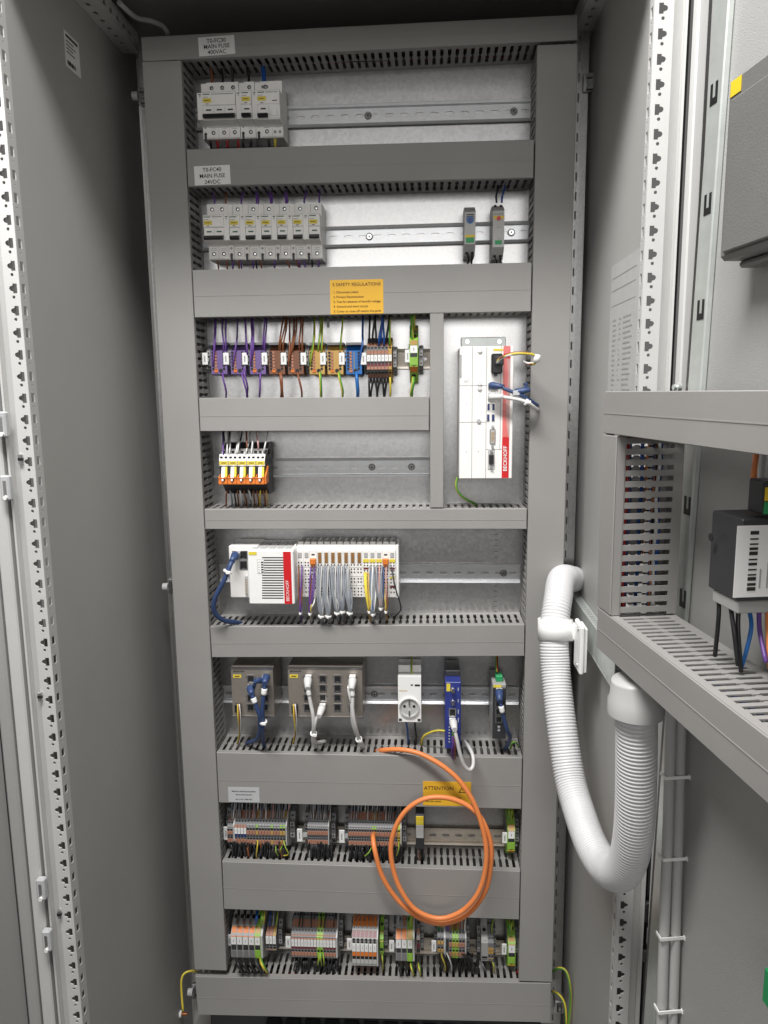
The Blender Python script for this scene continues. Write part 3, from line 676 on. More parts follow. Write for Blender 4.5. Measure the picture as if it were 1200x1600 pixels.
breaker('white residual-current breaker with test button, rightmost in the uppermost row', 393.3, 437, 127, 140, 186, 215, G1, 2, aux_left=1, toggles=1, two=True, flag='ink')
G2 = 'breakers of the second row'
breaker('two-pole white breaker with long toggle, leftmost in the second row', 318, 358.2, 319, 335, 376.5, 406, G2, 2, w_aux=1)
ORD = ('first narrow breaker to the right of the two-pole breaker, second row', 'second narrow breaker to the right of the two-pole breaker', 'narrow breaker in the exact middle of the second row of seven', 'third narrow breaker from the right end of the second row', 'second narrow breaker from the right end of the second row')
x = 358.6
for k in range(5): breaker('white '+ORD[k], x, x+24.5, 319-k*.3, 335-k*.35, 376.5-k*.4, 406-k*.25, G2, 1, w_aux=1); x += 24.75
breaker('narrow white breaker at the right end of the second row, without contact block', x, x+17.5, 317, 333, 374.5, 405, G2, 1)
def fan(label, rows, r, cat='wires', seg=4, name='wire_bundle', n=6):
    """rows: (list of photo points, material)"""
    t = thing(name, label, cat, pt(rows[0][0][0]))
    for pts, m in rows: wire(t, pts, r, m, 'wire', seg, n)
    return t
fan('brown and black wires and blue wire above the uppermost breakers', [([(x, 134, .035), (x+1, 122, .04), (x-1, 108, .045), (x+1, 96, .045)], m) for x, m in ((331, 'brown'), (347, 'wire_black'), (363, 'charcoal'), (388, 'wire_black'), (410, 'wire_blue'), (413, 'wire_blue'))], .0022)
fan('red and black wires under the uppermost breakers', [([(x, 214, .04), (x, 224, .04), (x+1, 236, .05), (x+1, 246, .05)], m) for x, m in ((330, 'wire_black'), (340, 'wire_red'), (355, 'wire_red'), (372, 'wire_red'), (380, 'wire_black'), (391, 'wire_black'), (402, 'charcoal'), (420, 'wire_black'), (430, 'pe_yellow'))], .0024)
fan('violet wires and a brown wire above the seven white breakers', [([(x+1, 322, .035), (x+1.5, 312, .038), (x+d, 302, .045), (x+d, 292, .05)], m) for x, m, d in ((334, 'violet', -2), (352, 'brown', 1), (376, 'violet', 3), (399, 'violet', 1), (402, 'violet', -1), (421, 'violet', -1), (424, 'violet', 1), (445, 'violet', 1), (448, 'violet', -1), (474, 'violet', 5), (498, 'violet', 1))], .0017)
fan('brown and violet wires leaving the seven white breakers downwards', [([(x, 402, .038), (x+d*.4, 411, .038), (x+d, 421, .045), (x+d, 431, .05)], m) for x, m, d in ((339, 'brown', 3), (354, 'brown', 1), (363, 'violet', 1), (372, 'brown', 2), (376, 'violet', 1), (397, 'violet', -1), (400, 'wire_black', 1), (406, 'brown', 3), (428, 'violet', 1), (448, 'brown', 5), (465, 'brown', 2), (467, 'violet', 2), (474, 'violet', 3), (487, 'wire_black', 1), (497, 'violet', 1))], .0016)
# slim relays at the right of the second row
def slim(label, px0, px1, y0, y1, kind):
    yF = .012; x0, x1, zb, zt = rect(px0, y0+12, px1-1, y1-12, yF)
    xc, zc = (x0+x1)/2, (zb+zt)/2; h = (x1-x0)/2; u, v = zt-zc, zb-zc; f = yF-D
    t = thing('slim_relay', label, 'relay', (xc, D, zc), 0, 'slim relays on the second rail')
    b = MB(); b.prism([(-.009, u+.010), (f+.026, u+.010), (f+.010, u+.002), (f, u-.003), (f, v+.006), (f+.008, v), (f+.022, v-.010), (-.009, v-.010)], -h, h, 'light_grey'); b.build('housing', t)
    b = MB()
    if kind == 0:
        for k in range(4): b.box(-h*.7, h*.7, f-.0004, f, u-.008-k*.0028, u-.0065-k*.0028, 'charcoal')
        b.cyl((0, f+.0001, .014), (0, -1, 0), .0058, .0015, 'blue', 16, None, 'blue'); b.cyl((0, f-.0014, .014), (0, -1, 0), .003, .001, 'device_blue', 12)
        tag(b.build('dial', t), kind='stuff')
        b = MB(); b.box(-h*.9, h*.9, f-.0006, f, -.0135, -.0095, 'yellow'); b.build('label', t); b = MB(); b.box(-h*.75, h*.75, f-.0006, f, -.022, -.014, 'green'); b.build('label', t)
    else:
        for k in range(4): b.cyl((-h*.6+k*h*.4, f, u-.0085), (0, -1, 0), .0009, .0004, 'black', 6)
        b.cyl((0, f, .018), (0, -1, 0), .0036, .0012, 'red', 12); b.cyl((0, f, .007), (0, -1, 0), .0036, .0012, 'light_grey', 12); b.cyl((0, f, -.011), (0, -1, 0), .003, .0012, 'light_grey', 12)
        tag(b.build('dials', t), kind='stuff')
        b = MB(); b.box(-h*.9, h*.9, f-.0006, f, u-.016, u-.0115, 'yellow'); b.build('label', t); b = MB(); b.box(-h*.6, h*.6, f-.0006, f, -.023, -.0165, 'green'); b.build('label', t)
    b = MB()
    for s in (-1, 1): b.cyl((s*h*.5, f+.0155, v-.0055), (0, -1, -.35), .0026, .003, 'light_grey', 10, None, 'black')
    if kind:
        for s in (-1, 1): b.cyl((s*h*.5, f+.017, u+.006), (0, -1, .5), .0026, .003, 'light_grey', 10, None, 'black')
    tag(b.build('terminal_screws', t), kind='stuff')
    return t
slim('slim grey relay with blue dial, left of the two slim relays', 726, 744, 316, 399, 0)
slim('slim grey relay with red lamp and yellow tag at its top', 770, 789, 314, 404, 1)
fan('two black wires under the slim relay with blue dial', [([(731, 396, .03), (732, 405, .035), (731, 414, .045), (731, 424, .05)], 'wire_black'), ([(738, 396, .03), (737, 405, .035), (736, 414, .045), (736, 424, .05)], 'wire_black')], .0015)
fan('two black wires under the slim relay with red lamp', [([(774, 400, .03), (775, 406, .035), (776, 414, .045), (776, 424, .05)], 'wire_black'), ([(782, 400, .03), (782, 406, .035), (784, 414, .045), (784, 424, .05)], 'wire_black')], .0015)
fan('black and blue wires rising from the slim relay with red lamp', [([(776, 317, .03), (775, 306, .03), (777, 297, .04), (778, 286, .05)], 'wire_black'), ([(784, 317, .03), (784, 308, .03), (788, 297, .04), (790, 286, .05)], 'wire_blue')], .0017)
# ------------------------------------------------------------------ terminals: generic builders
def surf(H, Dp, top=.45):
    """stepped profile of a terminal: depth at height z"""
    def f(z):
        a = abs(z)/H
        if a < top: return -Dp
        return -Dp+(Dp-.026)*min(1, (a-top)/(1-top))
    return f
TB = {}
def tblock(w, H, Dp, rows, body, btn, top=.45):
    """list of (part name, mesh); wide terminals keep their buttons and marker as pieces of their own"""
    key = (w, H, Dp, rows, body, btn, top)
    if key in TB: return TB[key]
    b = MB(); sub = []; s = surf(H, Dp, top); h = w/2-.00012; wide = w > .0085
    b.prism([(-.009, H), (s(H), H)]+[(s(z), z) for z in (top*H, -top*H)]+[(s(-H), -H), (-.009, -H)], -h, h, body)
    items = [(r[0], float(r[1:]) if len(r) > 1 else 1.) for r in rows.split()]
    tot = sum(i[1] for i in items); z = H*.985; k = 2*H*.97/tot
    for tk, hh in items:
        z0, z1 = z-hh*k, z; z = z0; zm = (z0+z1)/2
        M = {'b': btn, 'm': 'paper', 'r': 'dark_red', 'k': 'black', 'o': 'orange', 'y': 'amber', 'l': 'lime', 'w': 'light_grey', 'n': 'socket_blue', 'd': 'charcoal', 'q': 'term_grey'}.get(tk)
        if tk == 'h':
            r = min(w*.38, (z1-z0)*.46); ax = Vector((0, -(z1-z0), s(z1)-s(z0))).normalized() if abs(s(z1)-s(z0)) > 1e-6 else Vector((0, -1, 0))
            b.cyl((0, s(zm)+.0004, zm), ax, r*1.1, .0009, body, 8, r, 'black')
        elif tk == 's': b.box(-w*.12, w*.12, s(zm)-.0004, s(zm)+.001, zm-min(.0008, k*hh*.3), zm+min(.0008, k*hh*.3), 'black')
        elif M:
            c = MB() if wide and tk in 'bmoy' else b
            pr = .0012 if tk in 'bmoyl' else .0004; g = (z1-z0)*.05
            c.prism([(s(z0+g), z0+g), (s(z0+g)-pr, z0+g), (s(z1-g)-pr, z1-g), (s(z1-g), z1-g)], -w*.41, w*.41, M)
            if tk == 'm': c.box(-w*.06, w*.06, s(zm)-pr-.0002, s(zm)-pr, zm-(z1-z0)*.17, zm+(z1-z0)*.17, 'mid_grey')
            if tk == 'b' and hh > 1.2: c.box(-w*.1, w*.1, s(zm)-pr-.0002, s(zm)-pr, zm-(z1-z0)*.12, zm+(z1-z0)*.12, 'body_brown')
            if c is not b: sub.append(('marker' if tk == 'm' else 'release_button', c))
    out = []
    for nm, m in [('terminal', b)]+sub: o = m.build(nm); out.append((nm, o.data)); bpy.data.objects.remove(o)
    TB[key] = out; return out
def put(meshes, par, loc):
    o = bpy.data.objects.new(meshes[0][0], meshes[0][1]); COL.objects.link(o); o.parent = par; o.location = loc
    for nm, me in meshes[1:]: c = bpy.data.objects.new(nm, me); COL.objects.link(c); c.parent = o
    return o
def strip(label, px0, px1, y0, y1, kinds, yF=.03, group='terminal strips in rows on the rails', cat='terminal strip', name='terminal_strip', inset=None):
    """kinds: list of (relative width, rows, body, button colour[, height factor, depth factor])"""
    x0, x1, zb, zt = rect(px0, y0, px1, y1, (yF+.045)/2+.004)
    W = x1-x0; zc = (zb+zt)/2; H = (zt-zb)/2; t = thing(name, label, cat, (x0, D, zc), 0, group)
    tot = sum(k[0] for k in kinds); x = 0
    for k in kinds:
        w = W*k[0]/tot; hf = k[4] if len(k) > 4 else 1; off = k[5] if len(k) > 5 else 0; tp = k[6] if len(k) > 6 else .45
        put(tblock(round(w, 5), round(H*hf, 5), round(D-yF, 4), k[1], k[2], k[3], tp), t, (x+w/2, 0, H*off)); x += w
    return t, x0, x1, zb, zt
CL = {}
def clamp(label, px, py, w=8, h=38, lab='', carrier=True, lw=9.5, lh=20, clampside=1, group='end clamps with white marker carriers', markoff=-8, yF=.04):
    """grey end clamp on the rail with an upright white marker carrier in front of it"""
    x0, x1, zb, zt = rect(px-w/2, py-h/2, px+w/2, py+h/2, yF); W = x1-x0; H = (zt-zb)/2; f = yF-D
    t = thing('end_clamp', label, 'end clamp', ((x0+x1)/2, D, (zb+zt)/2), 0, group)
    b = MB(); b.prism([(-.008, H), (f+.012, H), (f+.006, H*.62), (f, H*.5), (f, -H*.5), (f+.006, -H*.62), (f+.012, -H), (-.008, -H)], -W/2, W/2, 'term_grey')
    for k, z in enumerate((.8, .55, .2, -.15, -.5, -.8)):
        y = f if abs(z) < .5 else f+.009
        b.box(-W*.22, W*.22, y-.0006, y+.001, H*z-.0016, H*z+.0016, 'black' if k != 2 else 'charcoal')
    for z in (.42, -.28): b.box(-W*.40, W*.40, f-.0012, f, H*z-.0045, H*z+.0045, 'mid_grey'); b.cyl((0, f-.0012, H*z), (0, -1, 0), W*.2, .0005, 'black', 8)
    b.build('clamp', t)
    if carrier:
        q = at(px+markoff, py, yF-.012); lx = q.x-(x0+x1)/2; lW = lw*.00106/2; lH = lh*.0011/2; y = yF-.012-D
        b = MB(); b.box(lx-lW, lx+lW, y, y+.0035, -lH, lH, 'paper', .0008); b.box(lx-lW*.5, W*.3, y+.0035, y+.010, -lH*.4, lH*.1, 'light_grey'); b.box(lx-lW*.28, lx+lW*.22, y-.0003, y-.0001, -lH*.5, lH*.5, 'mid_grey'); m = b.build('marker_carrier', t)
        if lab: text(lab, .0046, t, (lx, y-.0003, 0), 'ink', vert=True)
    return t
# ------------------------------------------------------------------ coloured distribution blocks, third row
DB = {}
def dblock(label, px0, px1, body, btn, group, yF=.030):
    y0, y1 = 539, 586
    x0, x1, zb, zt = rect(px0, y0, px1, y1, yF+.006); W = x1-x0; H = (zt-zb)/2; f = yF-D
    t = thing('distribution_block', label, 'distribution block', ((x0+x1)/2, D, (zb+zt)/2), 0, group)
    b = MB(); b.prism([(-.009, H*1.0), (f+.022, H*1.0), (f+.012, H*.66), (f+.002, H*.62), (f, H*.58), (f, -H*.94), (f+.004, -H), (-.009, -H)], -W/2+.0003, W/2-.0003, body)
    b.box(-W/2+.0003, W/2-.0003, -.050, -.011, H*1.0005, H*1.16, 'term_grey'); b.build('housing', t)
    b = MB()
    for k in range(6):
        z = H*.48-k*H*.215
        for cx in (-W*.36, W*.30):
            b.cyl((cx, f+.0004, z), (0, -1, 0), .0025, .001, 'charcoal', 8, .0023, 'black')
    b.box(-W*.02, W*.06, f-.0006, f, -H*.62, H*.52, 'term_grey' if body == 'blue' else body)
    b.cyl((W*.10, f+.0005, -H*.72), (0, -1, 0), .0036, .001, body, 12, None, 'black')
    tag(b.build('wire_entries', t), kind='stuff')
    for k in range(6):
        z = H*.48-k*H*.215; b = MB(); b.box(-W*.26, -W*.12, f-.0014, f, z-H*.085, z+H*.085, btn, .0004); b.build('release_button', t)
    b = MB(); b.box(-W*.30, -W*.08, f-.0014, f, -H*.84, -H*.60, 'orange' if body != 'blue' else 'peach', .0005); b.build('release_button', t)
    return t
GB = 'coloured distribution blocks in the third row'
dblock('leftmost violet distribution block, beside the left vertical duct', 331, 356, 'body_violet', 'peach', GB)
dblock('middle one of the three violet distribution blocks', 361.5, 385, 'body_violet', 'peach', GB)
dblock('right one of the three violet distribution blocks, next to a brown one', 391, 416, 'body_violet', 'peach', GB)
dblock('left one of the two brown distribution blocks', 421, 446, 'body_brown', 'peach', GB)
dblock('right one of the two brown distribution blocks', 450.5, 475, 'body_brown', 'peach', GB)
dblock('yellow distribution block next to the brown ones, many green-yellow wires above', 484, 508, 'amber', 'peach', GB)
dblock('yellow distribution block next to the blue one, single wire above', 512, 537, 'amber', 'peach', GB)
dblock('blue distribution block with a thick blue wire below', 541, 566, 'blue', 'peach', GB)
tags3 = (('left of the leftmost violet block', 326.5), ('between first and second violet block', 358.5), ('between second and third violet block', 388), ('between the last violet and first brown block', 418.5), ('between the two brown blocks', 448.5), ('between the last brown and first yellow block', 479.5), ('between the two yellow blocks', 510), ('between the last yellow and the blue block', 539.5), ('right of the blue distribution block', 571))
for (lb, px), lab in zip(tags3, ('X10', 'X11', 'X12', 'X13', 'X14', 'X15', 'X16', 'X17', 'X18')):
    clamp('grey end clamp with white marker, '+lb, px, 561, 6.2, 44, '', True, 9.5, 19, markoff=-6.5 if px < 350 else (-5.5 if px < 540 else -3))
def up(x, m, dx, y=552, Y=.033, top=490): return ([(x, y, Y), (x+dx*.2, y-14, .026), (x+dx*.8, y-38, .030), (x+dx, y-52, .042), (x+dx, top, .052)], m)
fan('violet wires rising from the leftmost violet block', [up(332, 'violet', 4, 575), up(335, 'violet', 2, 560), up(349, 'violet', -2), up(352, 'violet', 1)], .0016)
fan('violet wires rising from the middle violet block', [up(364, 'violet', 7, 575), up(384, 'violet', -1, 545), up(386, 'violet', -2, 560)], .0016)
fan('violet wires rising from the right violet block', [up(392, 'violet', 1, 575), up(395, 'violet', -2, 562), up(396.5, 'violet', -1, 556), up(411, 'violet', 3, 545), up(413, 'violet', 4, 550)], .0016)
fan('brown wires rising from the left brown block', [up(436, 'brown', 6, 548), up(438, 'brown', 8, 548), up(442, 'brown', 6, 552)], .0016)
fan('brown wires rising from the right brown block', [up(451, 'brown', 2, 575), up(454, 'brown', 5, 562), up(455.5, 'brown', 8, 556), up(468, 'brown', 2, 548), up(472, 'brown', 1, 552)], .0017)
fan('green-yellow wires rising from the left yellow block', [up(485, PE, 6, 575), up(487, PE, 4, 562), up(497, PE, 4, 552), up(502, PE, 2, 556)], .0017)
fan('single green-yellow wire rising from the right yellow block', [up(532, PE, 3, 546)], .0017)
fan('blue wire rising from the blue distribution block', [up(561, 'wire_blue', 6, 574)], .0019)
fan('short grey stub hanging from the duct above the yellow blocks', [([(513, 511, .03), (513, 500, .035), (513, 490, .05)], 'wire_grey')], .0022)
def dn(x, m, d, y=582, y2=636): return ([(x, y, .030), (x+d*.3, y+10, .020), (x+d, y+28, .024), (x+d, y+40, .040), (x+d, y2, .055)], m)
fan('violet wire leaving the leftmost violet block downwards', [dn(348, 'violet', 5)], .0017)
fan('pair of violet wires leaving the middle violet block downwards', [dn(377.5, 'violet', 8), dn(381, 'violet', 6, 576)], .0017)
fan('violet wire leaving the right violet block downwards', [dn(407, 'violet', -1)], .0017)
fan('brown wires leaving the left brown block downwards', [dn(437.5, 'brown', 2), dn(439, 'brown', 2.5)], .0019)
fan('brown wire leaving the right brown block downwards', [dn(465, 'brown', 6.5)], .0019)
fan('thick green-yellow wire leaving the left yellow block downwards', [dn(500, PE, 2)], .0024)
fan('thick green-yellow wire leaving the right yellow block downwards', [dn(529.5, PE, 6)], .0024)
fan('thick blue wire leaving the blue block downwards', [dn(557, 'blue', 2)], .0032)
R3 = 'h b h h b3 m4 r2 h b3 h h'
R3 = 'h1.1 b1.4 h1.1 b1.2 m2 k.5 r.8 b.9 s.3 h.9 b1 h'
kk = [(1, R3, 'term_grey', 'peach')]*6+[(1, R3, 'amber', 'amber')]
strip('seven-way terminal strip with white numbers between the blue block and the rail', 574, 613, 527, 597, kk, .026)
clamp('grey end clamp at the right side of the seven-way terminal strip', 617, 563, 6, 44, carrier=False)
fan('black and blue wires rising from the seven-way terminal strip', [up(577, 'wire_black', 1, 536), up(582, 'wire_black', 4, 536), up(588, 'wire_black', -3, 536), up(592, 'wire_blue', 6, 540), up(595, 'wire_blue', 4, 536), up(600, 'wire_blue', -2, 540), up(603, 'wire_black', 6, 536), up(609, PE, 0, 540)], .0019)
fan('black wires and a yellow one below the seven-way terminal strip', [([(x, 590, .032), (x, 598, .028), (x+d, 614, .034), (x+d, 624, .05), (x+d, 634, .055)], m) for x, m, d in ((577, 'wire_black', 0), (582, 'wire_black', -2), (587, 'wire_black', 2), (592, 'wire_black', -2), (599, 'wire_black', 1), (604, 'wire_black', -3), (609.5, PE, 0))], .0019)
R3P = 'q.6 y1 q.6 h2 y1.3 m2.2 d1 l2.2 s.3 o1.6 h1.4 l1'
strip('tall single green earth terminal at the right of the third row', 640, 653.5, 507, 598, [(1, R3P, 'lime', 'amber')], .026)
clamp('end clamp with white marker left of the tall green earth terminal', 641, 557, 5, 40, '', True, 9, 20, markoff=-4)
clamp('grey end clamp right of the tall green earth terminal', 658, 561, 6.5, 44, carrier=False)
fan('thick green-yellow wires rising from the tall earth terminal', [up(645, PE, -3, 532, .03, 486), up(646.5, PE, -1, 515, .03, 486)], .0028)
fan('thick green-yellow wire leaving the tall earth terminal downwards', [([(646, 590, .03), (645.5, 598, .022), (643, 612, .026), (643, 622, .04), (643, 634, .055)], PE)], .0030)
# ------------------------------------------------------------------ industrial computer
def fr(px0, py0, px1, py1, Y, o):            # photo rectangle on a front plane, in the thing's frame
    a = rect(px0, py0, px1, py1, Y); return a[0]-o[0], a[1]-o[0], a[2]-o[2], a[3]-o[2]
yF = -.008
x0, x1, zb, zt = rect(718, 541, 801.5, 748, yF); o = ((x0+x1)/2, D, (zb+zt)/2); f = yF-D
pc = thing('industrial_computer', 'white industrial computer with red stripe and plugged cables', 'computer', o)
b = MB(); b.box(x0-o[0], x1-o[0], f, -.006, zb-o[2], zt-o[2], 'warm_white', .0012); b.build('housing', pc)
a = fr(720, 527, 790, 548, D-.003, o); b = MB(); b.box(a[0], a[1], -.005, -.0005, a[2], a[3], 'zinc_plate', .001); br = b.build('bracket', pc)
for px in (730, 780): c = at(px, 534, D-.004); b = MB(); b.cyl((c.x-o[0], -.005, c.z-o[2]), (0, -1, 0), .0035, .0025, 'chrome', 12); b.build('screw', br)
W = (x1-x0); L = lambda u: x0-o[0]+u*W; H = zt-zb; Z = lambda v: zt-o[2]-v*H
b = MB()
for u, v0, v1 in ((.235, 0, 1), (.50, 0, 1), (.765, 0, .78)): b.box(L(u)-.0005, L(u)+.0005, f-.0003, f-.0001, Z(v1), Z(v0), 'mid_grey')
for v, u0, u1 in ((.29, 0, .5), (.565, 0, .5), (.773, .5, .8)): b.box(L(u0), L(u1), f-.0003, f-.0001, Z(v)-.0005, Z(v)+.0005, 'mid_grey')
tag(b.build('panel_joints', pc), kind='stuff')
for u, v in ((.37, .03), (.37, .275), (.37, .31), (.36, .555)): b = MB(); b.cyl((L(u), f, Z(v)), (0, -1, 0), .0034, .003, 'steel', 12); b.build('thumb_screw', pc)
b = MB(); b.box(L(0)-.0004, L(.035), f-.0006, f-.0001, Z(.23), Z(.06), 'mid_grey'); b.build('edge_plate', pc)
for v0, v1, m in ((.0, .09, 'pale_red'), (.09, .68, 'pale_red'), (.68, .995, 'red')):
    b = MB(); b.box(L(.805), L(.935), f-.0009, f-.0002, Z(v1)+.0002, Z(v0)-.0002, m); s_ = b.build('red_stripe', pc)
b = MB(); b.extr([(L(.935), Z(.70)), (L(.935), Z(.10)), (L(.87), Z(.09)), (L(.90), Z(.22)), (L(.865), Z(.42)), (L(.885), Z(.60))], f-.0013, f-.001, 'wire_pink'); b.build('stripe_curve', pc)
b = MB(); b.box(L(.805), L(.935), f-.0013, f-.001, Z(.09), Z(.055), 'red'); b.build('stripe_end', pc)
text('BECKHOFF', .0088, pc, (L(.868), f-.0014, Z(.845)), 'paper', vert=True, bold=.00012)
b = MB(); b.box(L(.62), L(.80), f-.0006, f-.0001, Z(.035), Z(.02), 'label_yellow'); b.build('sticker', pc)
def port(par, px0, py0, px1, py1, Y, o, kind, name=None):
    a = fr(px0, py0, px1, py1, Y, o); y = Y-o[1]; b = MB(); xm, zm = (a[0]+a[1])/2, (a[2]+a[3])/2
    if kind == 'rj':
        b.box(a[0]-.0008, a[1]+.0008, y-.0014, y, a[2]-.0008, a[3]+.0008, 'steel'); b.box(a[0]+.001, a[1]-.001, y-.0016, y-.001, a[2]+.001, a[3]-.001, 'black'); b.box(xm-(a[1]-a[0])*.2, xm+(a[1]-a[0])*.2, y-.0019, y-.0015, a[2], a[2]+.002, 'steel')
    elif kind == 'usb': b.box(a[0], a[1], y-.001, y, a[2], a[3], 'steel'); b.box(a[0]+.0007, a[1]-.0007, y-.0013, y-.0009, a[2]+.0007, a[3]-.0007, 'socket_blue')
    elif kind == 'dvi':
        b.box(a[0], a[1], y-.0028, y, a[2], a[3], 'steel', .0025); b.box(a[0]+.002, a[1]-.002, y-.0032, y-.0027, a[2]+.003, a[3]-.003, 'light_grey')
        for k in range(8): b.box(xm-.0022, xm+.0022, y-.0035, y-.0031, a[2]+.005+k*(a[3]-a[2]-.011)/7, a[2]+.0062+k*(a[3]-a[2]-.011)/7, 'gold')
        for z in (a[2]-.004, a[3]+.004): b.cyl((xm, y, z), (0, -1, 0), .0026, .004, 'steel', 6)
    elif kind == 'db9':
        b.box(a[0]-.0015, a[1]+.0015, y-.001, y, a[2]-.008, a[3]+.008, 'light_grey', .001); b.box(a[0], a[1], y-.005, y-.001, a[2], a[3], 'dark_steel', .002); b.box(a[0]+.0015, a[1]-.0015, y-.0054, y-.0048, a[2]+.002, a[3]-.002, 'black')
        for z in (a[2]-.005, a[3]+.005): b.cyl((xm, y, z), (0, -1, 0), .0024, .005, 'steel', 6)
    return b.build(name or {'rj': 'network_port', 'usb': 'usb_port', 'dvi': 'display_port', 'db9': 'serial_port'}[kind], par)
for q in ((761, 630, 765.5, 641.5), (768.5, 630, 773.5, 641.5), (760.5, 647, 765, 658.5), (768, 647, 773, 658.5)): port(pc, *q, yF, o, 'usb')
port(pc, 763, 598, 777, 609, yF, o, 'rj'); port(pc, 763, 613, 776, 626, yF, o, 'rj')
port(pc, 765, 670, 774, 694, yF, o, 'dvi'); port(pc, 763.5, 709, 771.5, 726, yF, o, 'db9')
for k in range(7): text('_', .004, pc, (L(.13), f-.0004, Z(.085+k*.027)), 'mid_grey', 'print')
for (u, v, s) in ((.13, .43, '1'), (.13, .79, '3'), (.36, .79, '4'), (.13, .26, 'RST')): text(s, .005, pc, (L(u), f-.0004, Z(v)), 'mid_grey', 'print')
a = fr(767, 553, 784, 584, yF, o); b = MB(); b.box(a[0], a[1], f-.016, f-.0005, a[2], a[3], 'black', .002); b.box(a[0]+.004, a[1]+.0015, f-.021, f-.0165, a[2]+.013, a[3]-.004, 'charcoal', .002); b.box(a[0]+.005, a[0]+.010, f-.012, f-.001, a[2]-.004, a[2]-.0002, 'charcoal'); b.build('power_plug', pc)
t = thing('wire_bundle', 'brown and yellow supply wires looping from the black plug of the white computer', 'wires', pt((780, 563, -.03)))
for k, (m, dy) in enumerate((('brown', 0), ('pe_yellow', 2), ('wire_white', 4))): wire(t, [(777, 563+dy, -.028), (784, 558+dy*.5, -.045), (800, 552+dy*.4, -.058), (820, 551+dy*.5, -.06), (834, 555+dy*.4, -.055), (839, 562, -.045-.002*k), (834, 568-dy*.3, -.035), (824, 568-dy*.3, -.02), (818, 565, .02)], .0022, m, seg=5)
b = MB(); c = pt((838, 560, -.052))-t.location; b.tube([c+Vector((-.001, 0, -.006)), c+Vector((.001, 0, .006))], .0062, 'white', 10); b.build('cable_tie', t)
def patch(label, pts, m, plug0, boot=(.0058, .0048), sleeve=None, r=.0030, tail=True, tie=None, cat='network cable'):
    """cable whose first photo point is the plug; the boot follows the first stretch"""
    t = thing('network_cable', label, cat, pt(pts[0])); M = t.location
    P = [p-M for p in spline([pt(p) for p in pts], 7)]
    b = MB(); b.tube(P, r, m, 8); b.build('sheath', t)
    b = MB(); d = (P[3]-P[0]).normalized(); b.tube([P[0]-d*.001, P[0]+d*.004, P[0]+d*.012, P[0]+d*.024], [boot[0], boot[0]*1.05, boot[0]*.9, boot[1]*.8], m, 8); b.build('boot', t)
    b = MB(); x = pt(plug0)-M; b.box(x.x-.0056, x.x+.0056, x.y-.009, x.y+.004, x.z-.004, x.z+.004, 'clear' if m != 'patch_white' else 'white', .0008); b.build('plug', t)
    if sleeve is not None:
        i = sleeve; b = MB(); b.tube(P[i:i+5], r*1.35, 'paper', 8); b.build('label_sleeve', t)
    if tie is not None:
        i = tie; d = (P[i+1]-P[i]).normalized(); b = MB(); b.tube([P[i]-d*.002, P[i]+d*.002], r*1.9, 'white', 10); b.box(P[i].x-.001, P[i].x+.007, P[i].y-r*2.4, P[i].y-r*1.4, P[i].z-.0025, P[i].z+.0025, 'white', .0006); b.build('cable_tie', t)
    return t
patch('blue network cable from the white computer into the right vertical duct', [(767, 602, -.022), (780, 604, -.030), (792, 609, -.034), (808, 615, -.036), (822, 621, -.034), (836, 631, -.022), (840, 633, .002), (836, 631, .02)], 'patch_blue', (770, 602, -.014), sleeve=7)
patch('white network cable from the white computer into the right vertical duct', [(766, 620, -.022), (782, 620, -.030), (796, 622, -.034), (812, 625, -.036), (826, 630, -.034), (837, 638, -.022), (841, 640, .002), (836, 638, .02)], 'patch_white', (769, 620, -.014), tie=26)
patch('short blue network cable end hooking into the duct beside the white computer', [(806, 613, -.032), (814, 611, -.034), (820, 606, -.028), (823, 601, -.01), (820, 600, .02)], 'patch_blue', (806, 614, -.03))
fan('green-yellow wire curling under the white computer', [([(715, 746, .04), (713, 757, .03), (717, 770, .03), (728, 781, .035), (742, 787, .05), (745, 792, .06)], PE)], .0021)
